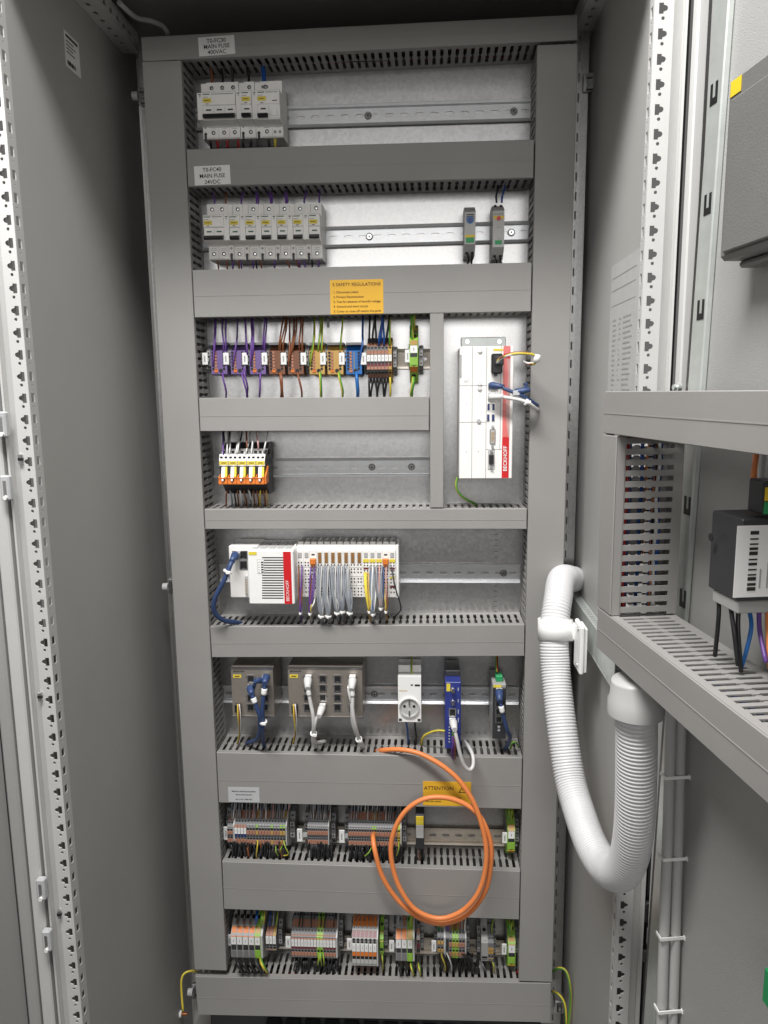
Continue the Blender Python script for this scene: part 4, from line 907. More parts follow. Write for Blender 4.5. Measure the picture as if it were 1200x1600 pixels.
# ------------------------------------------------------------------ five relays with orange levers, fourth row
yL = -.004
def oreley(label, px0, px1):
    x0, x1, zb, zt = rect(px0, 693, px1, 768, .012); o = ((x0+x1)/2, D, 0); w = x1-x0; h = w/2-.0002
    q = lambda y, Y: at((px0+px1)/2, y, Y).z
    z0 = (q(693, .05)+q(770, .04))/2; t = thing('lever_relay', label, 'relay', (o[0], D, z0), 0, 'relays with orange levers on the fourth rail')
    z = lambda y, Y: q(y, Y)-z0
    b = MB(); b.prism([(-.009, z(692, .05)), (.05-D, z(692, .05)), (.022-D, z(712, .022)), (.008-D, z(722, .008)), (.008-D, z(740, .008)), (.022-D, z(756, .022)), (.045-D, z(771, .045)), (-.009, z(771, .045))], -h, h, 'charcoal'); b.build('base', t)
    b = MB(); b.prism([(.05-D, z(703, .05)), (.030-D, z(701, .030)), (.026-D, z(709.5, .026)), (.040-D, z(711, .04))], -h, h, 'white')
    b.prism([(.03-D, z(712, .03)), (.012-D, z(709.5, .012)), (.006-D, z(719, .006)), (.006-D, z(728, .006)), (.03-D, z(728, .03))], -h*.98, h*.98, 'warm_white'); b.build('terminal_block', t)
    b = MB()
    for s in (-.5, .5):
        for Y, ya, yb in ((.028-.002, 704.5, 708), (.0085-.0, 713, 716.5)):
            b.box(s*h-.0024, s*h+.0024, Y-D-.0012, Y-D+.004, z(yb, Y), z(ya, Y), 'black')
        b.box(s*h-.0024, s*h+.0024, .040-D-.002, .040-D+.003, z(768, .04), z(764, .04), 'black')
    tag(b.build('wire_entries', t), kind='stuff')
    b = MB(); b.box(-h*.94, h*.94, .006-D-.0008, .006-D-.0001, z(726, .006), z(720.5, .006), 'label_yellow'); b.box(-h*.5, h*.6, .006-D-.001, .006-D-.0008, z(724, .006), z(722.6, .006), 'brown_ink'); b.build('label', t)
    b = MB(); b.prism([(.012-D, z(729, .008)), (.002-D, z(730, .002)), (-.004-D, z(747, -.004)), (.012-D, z(747, .012))], -h*.35, h*.38, 'white'); b.box(-h*.2, h*.25, -.0075-D, -.0045-D, z(752, -.006), z(748.5, -.006), 'white', .0005); b.build('relay_case', t)
    b = MB(); b.prism([(.014-D, z(729, .008)), (.004-D, z(730, .004)), (-.001-D, z(745, -.001)), (.014-D, z(745, .012))], h*.381, h*.84, 'label_yellow'); b.build('coloured_tag', t)
    b = MB(); b.box(-h-.0001, h*1.0, -.0075-D+.0031, .012-D, z(757, -.004), z(753, -.004), 'orange', .0006); b.box(-h-.0001, h, -.004-D, -.0005-D, z(748, -.004), z(746, -.004), 'orange', .0005)
    b.box(-h, -h*.4, -.003-D, .010-D, z(752.9, -.004), z(748.1, -.004), 'orange'); b.box(h*.45, h, -.003-D, .010-D, z(752.9, -.004), z(748.1, -.004), 'orange')
    b.prism([(.016-D, z(738, .012)), (-.0035-D, z(746.2, -.004)), (.012-D, z(752, .004))], -h, -h*.80, 'orange'); b.build('lever', t)
    return t
for k, lb in enumerate(('leftmost of the five relays with orange levers', 'relay with orange lever, second of five from the left', 'middle one of the five relays with orange levers', 'relay with orange lever, second of five from the right', 'rightmost of the five relays with orange levers, beside the dark end plate')): oreley(lb, 344+k*14.3, 344+k*14.3+14.2)
x0, x1, zb, zt = rect(416, 692, 419, 772, .03)
t = thing('end_plate', 'dark end plate at the right of the orange-levered relays', 'end plate', (x0, D, zb)); b = MB(); b.prism([(-.009, zt-zb), (-.036, zt-zb), (-.074, (zt-zb)*.70), (-.074, (zt-zb)*.3), (-.044, 0), (-.009, 0)], 0, .003, 'charcoal'); b.prism([(-.060, .052), (-.083, .036), (-.083, .022), (-.060, .024)], .0032, .006, 'orange'); b.build('plate', t)
W4 = [(349, 'violet', -1, 712), (352, 'wire_black', -2, 703), (355, 'wire_white', 1, 713), (357, 'wire_black', 2, 701), (358, 'wire_white', 2, 713), (368, 'wire_white', 4, 713), (371, 'wire_white', 3, 709), (374, 'wire_black', 4, 703), (383, 'wire_white', 7, 713), (386, 'brown', -1, 703), (392, 'wire_white', 3, 713), (394, 'wire_white', 1, 704), (404, 'wire_pink', -3, 703), (412, 'wire_white', 6, 706)]
fan('white, violet and dark wires rising from the orange-levered relays', [([(x, y, .012), (x+d*.4, y-12, .012), (x+d, y-26, .03), (x+d*1.2, y-40, .05)], m) for x, m, d, y in W4], .0015)
fan('brown and grey wires below the orange-levered relays', [([(x, 766, .034), (x+d*.5, 774, .030), (x+d, 784, .04), (x+d, 794, .055)], m) for x, m, d in ((355, 'brown', -2), (359, 'wire_grey', 4), (366, 'wire_black', 3), (371, 'brown', 1), (375, 'wire_white', 2), (381, 'brown', 4), (388, 'wire_white', 6), (392, 'wire_black', 1), (396, 'brown', 2), (402, 'brown', 2), (407, 'pe_yellow', -1), (411, 'brown', 3), (416, 'amber', 2))], .0016)
# ------------------------------------------------------------------ white controller, fifth row
yA, yB = .006, -.020
x0, x1, zb, zt = rect(388, 860, 459.5, 944, yB); xl = at(358.5, 890, yA).x; zl0, zl1 = at(373, 934, yA).z, at(373, 853, yA).z
o = (xl, D, (zb+zt)/2)
ctl = thing('controller', 'white controller with black vent slots and a red stripe', 'controller', o)
b = MB(); b.box(0, x0-o[0]+.012, yA-D, -.008, zl0-o[2], zl1-o[2], 'warm_white', .0015); b.build('side_module', ctl)
b = MB(); b.box(x0-o[0], x1-o[0], yB-D, -.008, zb-o[2], zt-o[2], 'white', .0015); b.build('housing', ctl)
f = yB-D
a = fr(443.5, 862, 455.5, 943.5, yB, o); b = MB(); b.box(a[0], a[1], f-.0006, f-.0001, a[2], a[3], 'red'); b.build('red_stripe', ctl); text('BECKHOFF', .0078, ctl, ((a[0]+a[1])/2-.0005, f-.0008, a[2]+.024), 'paper', vert=True)
for k in range(17):
    a = fr(411 if 1 < k < 7 else 409.5, 870.5+k*3.95, 443, 872.2+k*3.95, yB, o); b = MB(); b.box(a[0], a[1], f-.0002, f+.0004, a[2], a[3], 'black'); b.build('vent_slot', ctl)
a = fr(388.5, 862, 401, 867, yB, o); b = MB(); b.box(a[0], a[1], f-.0006, f-.0001, a[2], a[3], 'label_yellow'); b.build('label', ctl)
a = fr(402, 874, 413, 896.5, yB, o); b = MB(); b.box(a[0], a[1], f-.0004, f-.0001, a[2], a[3], 'mid_grey'); b.box(a[0]+.0006, a[1]-.0006, f-.0006, f-.0004, a[2]+.0006, a[3]-.0006, 'white')
for k in range(5): b.box(a[0]+.007, a[1]-.0012, f-.0009, f-.0006, a[2]+.002+k*.0044, a[2]+.0045+k*.0044, 'charcoal'); b.box(a[0]+.002, a[0]+.0045, f-.0009, f-.0006, a[2]+.0025+k*.0044, a[2]+.0035+k*.0044, 'mid_grey')
tag(b.build('status_lamps', ctl), kind='stuff')
for q in ((364, 861, 373.5, 874), (375, 861, 386.5, 873.5), (375, 876, 386.5, 889)): port(ctl, *q, yA, o, 'rj')
a = fr(383.5, 899, 387.5, 929, yA, o); b = MB(); b.box(a[0], a[1], yA-D-.004, yA-D-.0001, a[2], a[3], 'light_grey', .001)
for k in range(7): b.box(a[0]+.001, a[1]-.001, yA-D-.0045, yA-D-.004, a[2]+.003+k*.004, a[2]+.0045+k*.004, 'gold')
tag(b.build('side_connector', ctl), kind='stuff')
for k in range(5):
    xa = x0-o[0]+.004+k*.0148; b = MB(); b.box(xa, xa+.012, f+.012, -.02, zt-o[2]+.0001, zt-o[2]+.001, 'light_grey'); b.build('top_vent', ctl)
patch('thick blue network cable curving from the white controller down into the duct', [(368, 867, -.004), (364, 874, -.018), (359, 885, -.030), (351, 905, -.034), (341, 924, -.034), (335, 938, -.032), (334, 952, -.028), (340, 963, -.02), (352, 970, -.006), (366, 972, .012), (377, 974, .03)], 'patch_blue', (371, 865, .004), boot=(.0072, .006), sleeve=5, r=.0044, tie=17)
# input/output terminals beside the controller
yI = .012
def io(kind):
    b = MB(); return b
pxs = 464.2; pw = 10.27
zI0, zI1 = at(540, 935, yI).z, at(540, 852, yI).z; zc = (zI0+zI1)/2; H = zI1-zI0
IO = ['grey', 'grey', 'feed']+['gold']*7+['yel']*3+['feed', 'yel']
def iomesh(kind):
    w = at(540+pw, 890, yI).x-at(540, 890, yI).x; h = w/2-.00015; f = yI-D; b = MB(); c = MB(); cn = 'lamp_window'; t_ = H/2
    b.prism([(-.009, t_*.98), (f+.010, t_), (f+.003, t_*.93), (f, t_*.80), (f, -t_*.94), (f+.006, -t_), (-.009, -t_)], -h, h, 'warm_white')
    b.box(-h*.85, h*.85, f+.012, -.02, t_+.0001, t_+.004, 'warm_white'); b.box(-h*.2, h*.9, f+.02, -.014, t_+.0041, t_+.0044, 'mid_grey')
    b.box(-h, h, f-.0002+.003, f+.003, t_*.835, t_*.85, 'mid_grey')
    Z = lambda y: at(540, y, yI).z-zc
    if kind == 'feed':
        cn = 'orange_cap'; c.box(-h*.9, h*.9, f-.008, f, Z(881), Z(872), 'orange', .001); c.box(-h*.6, h*.6, f-.0074, f-.001, Z(885), Z(881.2), 'brown'); b.box(-h*.5, h*.5, f-.0003, f, Z(868), Z(865.5), 'charcoal')
    elif kind == 'gold':
        c.box(-h*.75, h*.75, f-.0003, f, Z(880.5), Z(863), 'light_grey'); c.box(-h*.5, h*.5, f-.0006, f-.0003, Z(880), Z(863.5), 'gold')
        for k in range(8): c.box(-h*.45, h*.45, f-.0008, f-.0006, Z(865.5+k*1.95), Z(864.6+k*1.95), 'brown')
    else:
        c.box(-h*.6, h*.6, f-.0004, f, Z(872), Z(863.5), 'mid_grey')
        for k in range(3): c.box(-h*.5, h*.5, f-.0006, f-.0004, Z(866+k*2.2), Z(865+k*2.2), 'light_grey')
        if kind == 'yel': b.box(-h*.9, h*.9, f-.0008, f, Z(878.5), Z(873.5), 'label_yellow')
    for y in (882.5, 889, 894, 904, 909, 919, 924, 929) if kind == 'gold' else (879, 883.5, 891.5, 897, 905, 910, 918.5, 925):
        if kind == 'feed' and y < 886: continue
        for s in (-.45, .45): b.box(s*h-.0012, s*h+.0012, f-.0006, f+.001, Z(y)-.0012, Z(y)+.0012, 'charcoal')
    for y in (886.5, 900.5, 914.5): b.box(-h, h, f-.0003, f, Z(y)-.0003, Z(y)+.0003, 'mid_grey')
    if kind == 'yel':
        b.box(-h*.8, h*.8, f-.0005, f, Z(889.5), Z(886.8), 'dark_red'); b.box(-h*.8, h*.8, f-.0005, f, Z(903.5), Z(901), 'label_yellow'); b.box(-h*.8, h*.8, f-.0005, f, Z(918), Z(915), 'dark_red')
    out = []
    for nm, m in (('housing', b), (cn, c)): o = m.build(nm); out.append((nm, o.data)); bpy.data.objects.remove(o)
    return out
IM = {k: iomesh(k) for k in set(IO)}
lbs = {0: 'first grey-window terminal right of the white controller', 1: 'second grey-window terminal right of the white controller', 2: 'left one of the two white terminals with orange cap', 13: 'right one of the two white terminals with orange cap', 14: 'last yellow-marked terminal at the right end beside the end cap',
       3: 'brass-window terminal directly right of the left orange cap', 4: 'second brass-window terminal, counted from the left orange cap', 5: 'third brass-window terminal, counted from the left orange cap', 6: 'middle one of the seven brass-window terminals', 7: 'third brass-window terminal, counted from the yellow-marked ones', 8: 'brass-window terminal without wires, left of another such one', 9: 'brass-window terminal without wires, beside the yellow-marked ones',
       10: 'yellow-marked terminal with yellow wires beside the brass-window ones', 11: 'middle one of the three neighbouring yellow-marked terminals', 12: 'yellow-marked terminal directly left of the right orange cap'}
for k, kd in enumerate(IO):
    x = at(pxs+(k+.5)*pw, 893, yI).x; t = thing('terminal_module', lbs[k], 'terminal', (x, D, zc), 0, 'white terminal modules beside the controller')
    for nm, me in IM[kd]: c = bpy.data.objects.new(nm, me); COL.objects.link(c); c.parent = t
x0 = at(pxs+15*pw, 893, yI).x; t = thing('bus_terminator', 'white closing piece at the right end of the white terminal modules', 'terminal cover', (x0, D, zc)); b = MB(); b.box(.0003, .0055, yI-D+.002, -.009, -H/2, H/2, 'white', .001); b.build('cap', t)
x0 = at(pxs-3.6, 893, yI).x; t = thing('bus_coupler', 'slim white coupling piece between the red-striped controller and the terminals', 'coupler', (x0, D, zc)); b = MB(); b.box(.0002, .0034, yI-D+.001, -.009, -H/2-.002, H/2+.001, 'warm_white', .001); b.build('cap', t)
def tied(label, tops, bot, cols, r=.0014, ty=None, spread=4, y0=None, tail=True):
    """several wires from the terminals gathered in a white tie, photo points"""
    bx, by = bot; t = thing('wire_bundle', label, 'wires', pt((bx, by, -.01)), 0, 'wires tied together below the white terminals'); n = len(tops)
    for k, (x, y) in enumerate(tops):
        d = (k-(n-1)/2)/max(1, (n-1))*spread
        P = [(x, y, .008), (x+(bx-x)*.1+d*.3, y+7, -.006), (x+(bx-x)*.45+d*.9, (y+by)/2, -.016), (bx+d*.75, by-9, -.016), (bx+d*.20, by, -.010)]
        if tail: P += [(bx+d*.3+1, by+8, .012), (bx+d*.3+2, by+15, .035)]
        wire(t, P, r, cols[k % len(cols)], seg=4)
    b = MB(); c = Vector((0, .0005, 0)); b.tube([c+Vector((-.0002, 0, -.002)), c+Vector((0.0002, 0, .002))], .0006*spread+.0012, 'white', 12); b.box(-.0018, .0018, -.0006*spread-.0035, -.0006*spread, -.0022, .0022, 'white', .0007); b.build('cable_tie', t)
    return t
def tops(x0, x1, rows): return [(x0+(x1-x0)*k/max(1, n-1), y) for y, n in rows for k in range(n)]
tied('brown and violet wires tied below the terminal right of the controller', tops(467, 472, ((884, 2), (898, 2), (912, 1))), (469.5, 958), ['brown', 'violet', 'violet', 'brown', 'violet'], spread=3)
tied('violet, brown and yellow wires tied below the left orange cap', tops(486.5, 492.5, ((886, 2), (899, 2), (925, 2))), (484.5, 959), ['violet', 'violet', 'brown', 'violet', 'pe_yellow', 'wire_white'], spread=4)
gb = ['wire_grey', 'wire_grey', 'cuff_grey', 'wire_grey']
for k, (bx, by, lb) in enumerate(((502, 963, 'first'), (513, 963, 'second'), (527, 958, 'third'), (534.5, 956, 'fourth'), (546.5, 958, 'fifth'))):
    xx = pxs+(k+3)*pw
    tied('%s bundle of tied grey wires, counted from the left orange cap' % lb, tops(xx+2, xx+8.6, ((884, 3), (892, 3), (902, 2))), (bx, by), gb, .00145, spread=8)
tied('yellow and orange wires tied below the first yellow-marked terminal', tops(569.5, 575, ((895, 3), (905, 2))), (577, 956), ['label_yellow', 'label_yellow', 'amber', 'amber', 'label_yellow'], .0016, spread=4)
tied('grey wires tied below the middle yellow-marked terminal', tops(579, 585, ((884, 3), (893, 2), (905, 2))), (582.5, 960), ['wire_grey', 'wire_white', 'wire_grey', 'wire_blue', 'wire_grey'], .0014, spread=6)
tied('grey and pink wires tied high below the yellow-marked terminal left of the right orange cap', tops(589, 596, ((884, 3), (892, 2), (905, 2))), (595, 951), ['wire_grey', 'wire_pink', 'wire_grey', 'wire_grey'], .0014, spread=5)
tied('violet, brown and yellow wires tied below the right orange cap', tops(599, 604, ((886, 2), (905, 2))), (603, 956), ['patch_blue', 'wire_pink', 'pe_yellow', 'brown'], .0014, spread=3)
fan('single dark grey wire from the last white terminal down into the duct', [([(612, 886, .008), (615, 905, -.004), (620, 925, -.004), (625, 942, .002), (626, 953, .012), (619, 962, .03), (616, 970, .045)], 'box_grey')], .0013)
# ------------------------------------------------------------------ sixth row: switches, socket, small network devices
def switch(label, px0, py0, px1, py1, yF, cols, rows, plug=True):
    x0, x1, zb, zt = rect(px0, py0, px1, py1, yF); o = ((x0+x1)/2, D, (zb+zt)/2); f = yF-D
    t = thing('network_switch', label, 'network switch', o, 0, 'network switches on the sixth rail')
    b = MB(); b.box(x0-o[0], x1-o[0], f, -.010, zb-o[2], zt-o[2], 'brushed', .0008)
    b.box(x0-o[0]-.001, x1-o[0]+.001, f-.0015, f+.001, zt-o[2]-.002, zt-o[2]+.0006, 'steel'); b.box(x0-o[0]-.001, x1-o[0]+.001, f-.0015, f+.001, zb-o[2]-.0006, zb-o[2]+.002, 'steel'); b.build('housing', t)
    for cx in cols:
        for ry in rows: port(t, cx-5, ry-5.2, cx+5, ry+5.2, yF, o, 'rj')
    a = fr(px0+3.2, py0+4, px0+19, py0+8, yF, o); text('BECKHOFF', .0042, t, ((a[0]+a[1])/2, f-.0004, (a[2]+a[3])/2), 'ink', bold=.0001)
    a = fr(px0+2.2, py0+11, px0+15, py0+16, yF, o); b = MB(); b.box(a[0], a[1], f-.0006, f-.0001, a[2], a[3], 'label_yellow'); b.box(a[0]+.003, a[1]-.003, f-.0008, f-.0006, a[2]+.002, a[3]-.002, 'brown_ink'); b.build('label', t)
    a = fr(px0+6, py1-21.5, px0+15, py1-8.5, yF, o); b = MB(); b.box(a[0], a[1], f-.007, f, a[2], a[3], 'black', .0008); b.build('power_plug', t)
    b = MB()
    for cx in cols:
        for ry in rows:
            for s in (-1, 1): c = at(cx+s*7.4, ry-2, yF); b.box(c.x-o[0]-.0008, c.x-o[0]+.0008, f-.0003, f, c.z-o[2]-.0006, c.z-o[2]+.0006, 'ink')
    tag(b.build('print', t), kind='stuff'); return t
RW = (1060.5, 1075, 1090, 1105)
switch('small metal network switch with two columns of ports and blue cables', 362, 1043, 427.5, 1120, .002, (392, 414), RW)
switch('wide metal network switch with four columns of ports and white cables', 450.5, 1043, 566.5, 1121, .002, (480.5, 504.5, 527.5, 550.5), RW)
patch('blue network cable on the small switch, plugged into the top right port', [(416, 1058, -.014), (414, 1066, -.030), (413, 1078, -.034), (411, 1095, -.034), (410, 1112, -.032), (411, 1128, -.026), (410, 1142, -.02), (411, 1156, .005), (413, 1166, .03)], 'patch_blue', (415, 1058, -.004), boot=(.0072, .006), sleeve=13, r=.0040, tie=35)
patch('blue network cable on the small switch, plugged into the left column', [(391, 1075, -.014), (393, 1083, -.030), (397, 1094, -.034), (402, 1108, -.034), (406, 1120, -.032), (406, 1132, -.026), (406, 1144, -.018), (400, 1156, .0), (386, 1161, .03)], 'patch_blue', (391, 1074, -.004), boot=(.0072, .006), sleeve=12, r=.0040)
patch('short blue network cable loop between two ports of the small switch', [(410, 1063, -.014), (403, 1064, -.026), (398, 1069, -.026), (396, 1076, -.012)], 'patch_blue', (412, 1062, -.004), r=.0032)
for lb, px in (('small', 372.5), ('wide', 459.5)):
    fan('brown, white and yellow supply wires under the plug of the %s network switch' % lb, [([(px+d, 1100, -.008), (px+d*1.5+1, 1118, -.012), (px+2.5+d*.5, 1136, -.004), (px+2+d, 1148, .012), (px-1+d, 1162, .03)], m) for d, m in ((-1, 'pe_yellow'), (.3, 'brown'), (1.4, 'wire_white'))], .0014)
patch('white network cable from the first port column of the wide switch', [(481, 1061, -.014), (481, 1072, -.028), (483, 1086, -.030), (486, 1102, -.030), (489, 1118, -.030), (490, 1135, -.026), (489, 1150, -.014), (489, 1160, .005), (495, 1168, .03)], 'patch_white', (482, 1058, -.004), boot=(.0075, .006), sleeve=10, r=.0034)
patch('white network cable from the second port column of the wide switch', [(503, 1106, -.014), (500, 1114, -.026), (494, 1125, -.028), (491, 1138, -.024), (490, 1152, -.010), (494, 1160, .008), (508, 1158, .03)], 'patch_white', (504, 1103, -.004), boot=(.0070, .0055), r=.0034, tie=25)
patch('pair-leading white network cable at the right edge of the wide switch', [(551, 1062, -.014), (550, 1074, -.028), (551, 1090, -.030), (551, 1108, -.030), (553, 1124, -.028), (556, 1138, -.022), (560, 1152, -.008), (562, 1162, .012), (566, 1170, .035)], 'patch_white', (551, 1058, -.004), boot=(.0075, .006), sleeve=9, r=.0034, tie=44)
patch('second white network cable at the right edge of the wide switch, behind the first', [(548, 1076, -.012), (549, 1092, -.020), (550, 1110, -.022), (551, 1126, -.02), (555, 1142, -.014), (563, 1156, .0), (568, 1168, .03)], 'patch_white', (548, 1074, -.004), boot=(.0065, .005), r=.0034)
# mains socket
yS = .014
x0, x1, zb, zt = rect(622, 1057.5, 658, 1128, yS); o = ((x0+x1)/2, D, (zb+zt)/2); f = yS-D
t = thing('mains_socket', 'white rail-mounted mains socket with round recess', 'socket', o)
h = (x1-x0)/2; u, v = zt-o[2], zb-o[2]
b = MB(); b.prism([(-.009, u+.012), (f+.028, u+.012), (f+.024, u), (f, u), (f, v), (f+.020, v-.002), (-.009, v-.002)], -h, h, 'white'); b.build('housing', t)
c = at(639.5, 1105, yS); cz = c.z-o[2]; cx_ = c.x-o[0]; R = (at(656.5, 1105, yS).x-at(623.5, 1105, yS).x)/2
b = MB(); b.cyl((cx_, f, cz), (0, -1, 0), R, .0035, 'white', 32, R*.97); n = 32
ring = lambda r, y: [(cx_+r*math.cos(2*math.pi*k/n), y, cz+r*math.sin(2*math.pi*k/n)) for k in range(n)]
V = ring(R*.97, f-.0036)+ring(R*.86, f-.0036)+ring(R*.80, f-.0005); F = [[i, (i+1)%n, n+(i+1)%n, n+i] for i in range(n)]+[[n+i, n+(i+1)%n, 2*n+(i+1)%n, 2*n+i] for i in range(n)]+[[2*n+i for i in range(n)]]
b.f = b.f[:n]; b.m = b.m[:n]; b.sm = b.sm[:n]; b.add(V, [q[::-1] for q in F], 'light_grey'); b.build('recess', t)
for s in (-1, 1): b = MB(); b.cyl((cx_+s*R*.45, f-.0006, cz+.002), (0, -1, 0), .0027, .0004, 'black', 10); b.build('pin_hole', t)
for s in (-1, 1): b = MB(); b.box(cx_-.0012, cx_+.0012, f-.0042, f-.0006, cz+s*R*.55-.005, cz+s*R*.55+.005, 'steel'); b.build('earth_clip', t)
b = MB()
for s in (-1, 1): b.box(s*h*.82-.0028, s*h*.82+.0028, f-.0004, f, v+.0015, v+.0065, 'charcoal')
b.box(h*.45, h*.9, f-.0004, f, u-.018, u-.0145, 'ink'); b.box(h*.1, h*.3, f-.0004, f, u-.017, u-.0145, 'ink'); b.box(-h*.9, -h*.2, f-.0004, f, u-.0275, u-.0265, 'amber'); tag(b.build('print', t), kind='stuff')
fan('green-yellow wire coming down to the top of the mains socket', [([(644, 1062, .03), (643.5, 1048, .03), (643, 1034, .04), (643, 1020, .055)], PE)], .0018)
fan('blue and black wires leaving the mains socket downwards', [([(634, 1126, .035), (636, 1138, .03), (638, 1152, .04), (638, 1162, .055)], 'wire_blue'), ([(648, 1126, .035), (649, 1138, .03), (650, 1154, .04), (650, 1166, .055)], 'wire_black')], .0019)
# blue gateway
yG = -.012
x0, x1, zb, zt = rect(695.5, 1066, 720, 1170, yG); o = ((x0+x1)/2, D, (zb+zt)/2); f = yG-D; h = (x1-x0)/2; u, v = zt-o[2], zb-o[2]
t = thing('network_gateway', 'tall blue network device with two antenna sockets', 'network device', o)
b = MB(); b.box(-h, h, f, -.009, v, u, 'device_blue', .001); b.build('housing', t)
b = MB(); b.box(-h*.95, h*.95, f+.028, -.010, u+.0002, u+.011, 'charcoal', .001); b.build('top_plug', t)
b = MB(); b.box(-h*.75, h*.6, f+.006, f+.03, v-.010, v-.0002, 'charcoal', .001); b.build('lower_plug', t)
a = fr(697.5, 1068, 703.5, 1080, yG, o); b = MB(); b.box(a[0], a[1], f-.0006, f-.0001, a[2], a[3], 'label_yellow'); b.build('label', t)
for y in (1077, 1096): c = at(707.5, y, yG); b = MB(); b.cyl((c.x-o[0], f, c.z-o[2]), (0, -1, 0), .0045, .003, 'steel', 6); b.cyl((c.x-o[0], f-.003, c.z-o[2]), (0, -1, 0), .0031, .009, 'chrome', 12); b.build('antenna_socket', t)
port(t, 702, 1107, 712, 1119, yG, o, 'rj'); port(t, 702.5, 1123, 711.5, 1131, yG, o, 'rj')
b = MB()
for y, w in ((1077, .003), (1095, .003), (1112, .004), (1125, .004)): c = at(716, y, yG); b.box(c.x-o[0]-.0008, c.x-o[0]+.0008, f-.0003, f, c.z-o[2]-w, c.z-o[2]+w, 'light_grey')
for k in range(6): c = at(702, 1136+k*4.6, yG); b.box(c.x-o[0]-.0013, c.x-o[0]+.0013, f-.0004, f, c.z-o[2]-.0011, c.z-o[2]+.0011, 'light_grey')
tag(b.build('print', t), kind='stuff')
a = fr(706, 1143, 710.5, 1155, yG, o); b = MB(); b.box(a[0], a[1], f-.005, f, a[2], a[3], 'pe_green', .0006); b.build('green_plug', t)
patch('white network cable hanging in a loop below the tall blue device', [(708, 1128, -.026), (710, 1138, -.042), (714, 1156, -.046), (719, 1178, -.044), (725, 1195, -.040), (733, 1203, -.036), (739, 1197, -.03), (739, 1182, -.02), (733, 1168, .0), (726, 1158, .03)], 'patch_white', (707, 1126, -.016), boot=(.0072, .006), r=.0034)
fan('yellow wire with blue sleeve leaving the tall blue device to the left', [([(696, 1142, .01), (684, 1141, .012), (673, 1144, .018), (663, 1150, .026), (659, 1160, .04), (660, 1168, .055)], PE)], .0021)
t = thing('wire_bundle', 'violet wires hanging at the lower end of the tall blue device', 'wires', pt((709, 1160, -.01))); [wire(t, [(708+d, 1150, -.018), (709+d, 1165, -.022), (708+d*2, 1178, -.014), (710+d, 1186, .0), (714, 1176, .02)], .0013, m) for d, m in ((-1.5, 'violet'), (0, 'violet'), (1.5, 'brown'))]
# dark switch with green plug
x0, x1, zb, zt = rect(769.5, 1070, 790.5, 1155, yG+.01); o = ((x0+x1)/2, D, (zb+zt)/2); f = yG+.01-D; h = (x1-x0)/2; u, v = zt-o[2], zb-o[2]
t = thing('network_switch', 'narrow dark network switch with green plug on top', 'network switch', o)
b = MB(); b.box(-h, h, f+.0035, -.009, v, u, 'mid_grey', .001); b.build('housing', t)
b = MB(); b.box(-h*.98, h*.98, f, f+.0033, v+.001, u-.006, 'charcoal', .0008); b.build('front_plate', t)
b = MB(); b.box(-h*.45, h*.6, f+.014, f+.04, u+.0002, u+.011, 'green', .001); b.build('green_plug', t)
b = MB(); b.box(-h*.9, h*.25, f-.0006, f-.0001, u-.005, u-.0001, 'label_yellow'); b.build('label', t)
for k in range(4): c = 1087+k*12.3; port(t, 774.5, c-5, 784, c+5, yG+.01, o, 'rj')
c = at(779.5, 1139, yG+.01); b = MB(); b.extr([(-.003, .006), (.003, .006), (0, 0)], f-.0003, f-.0001, 'light_grey'); b.box(-.0022, .0022, f-.0004, f-.0001, -.004, -.001, 'light_grey'); b.xf(Matrix.Translation((c.x-o[0], 0, c.z-o[2]))); b.build('print', t)
patch('blue network cable on the narrow dark switch', [(780, 1081, -.014), (781, 1092, -.028), (784, 1108, -.032), (788, 1125, -.030), (793, 1142, -.026), (797, 1152, -.014), (793, 1164, .01), (788, 1172, .035)], 'patch_blue', (780, 1079, -.008), boot=(.0075, .006), sleeve=12, r=.0036)
fan('red and yellow wires above the green plug of the dark switch', [([(778, 1050, .02), (777, 1040, .025), (777, 1030, .04), (777, 1018, .055)], 'wire_red'), ([(776, 1050, .018), (775.5, 1038, .025), (775, 1028, .04), (775, 1016, .055)], PE)], .0015)
fan('green-yellow wire curling beside the dark switch at the right duct', [([(798, 1170, .02), (800, 1162, .01), (806, 1160, .012), (811, 1168, .03)], PE)], .0018)
# ------------------------------------------------------------------ seventh row
T7 = 'h.9 b1.3 h.9 l.7 h.9 b1.2 s.4 d.3 h.9 b1.2 h.9 l.7 b1 h.9'
T7g = 'h.9 b1.3 h.9 w.7 h.9 b1.2 s.4 d.3 h.9 b1.2 h.9 w.7 b1 h.9'
T7m = 'h.9 b1.3 h.9 b.7 m1.9 n.9 h.5 b1.3 h.9 q.7 b1 h.9'
g, p, a_ = 'term_grey', 'peach', 'amber'
k7 = [(1, T7g, g, p, .80, 0)]*2+[(.5, 'q', 'light_grey', p)]+[(1, T7m, g, p)]*4+[(1, T7g, g, p)]*3+[(1, T7, g, a_)]+[(1, T7g, g, p)]*4+[(1, T7, g, a_)]+[(1, T7g, g, p)]*2+[(1, T7, g, a_)]*2+[(.4, 'q', 'light_grey', p)]
strip('wide grey and peach terminal strip with green-yellow accents, left on the seventh rail', 359, 451, 1264, 1329, k7, .016)
clamp('end clamp with white marker at the left end of the wide strip, seventh rail', 357, 1297, 6, 60, carrier=True, lw=10, lh=25, markoff=-4)
clamp('dark end clamp at the right end of the wide strip with green-yellow accents', 457, 1297, 8, 48, carrier=False)
clamp('white-tagged end clamp left of the narrow peach strip', 479, 1300, 7, 50, lw=10, lh=24, markoff=-11)
strip('narrow peach and grey terminal strip in the middle of the seventh rail', 483, 516, 1266, 1328, [(1, T7g, g, p)]*10+[(.5, 'q', 'light_grey', p)], .016)
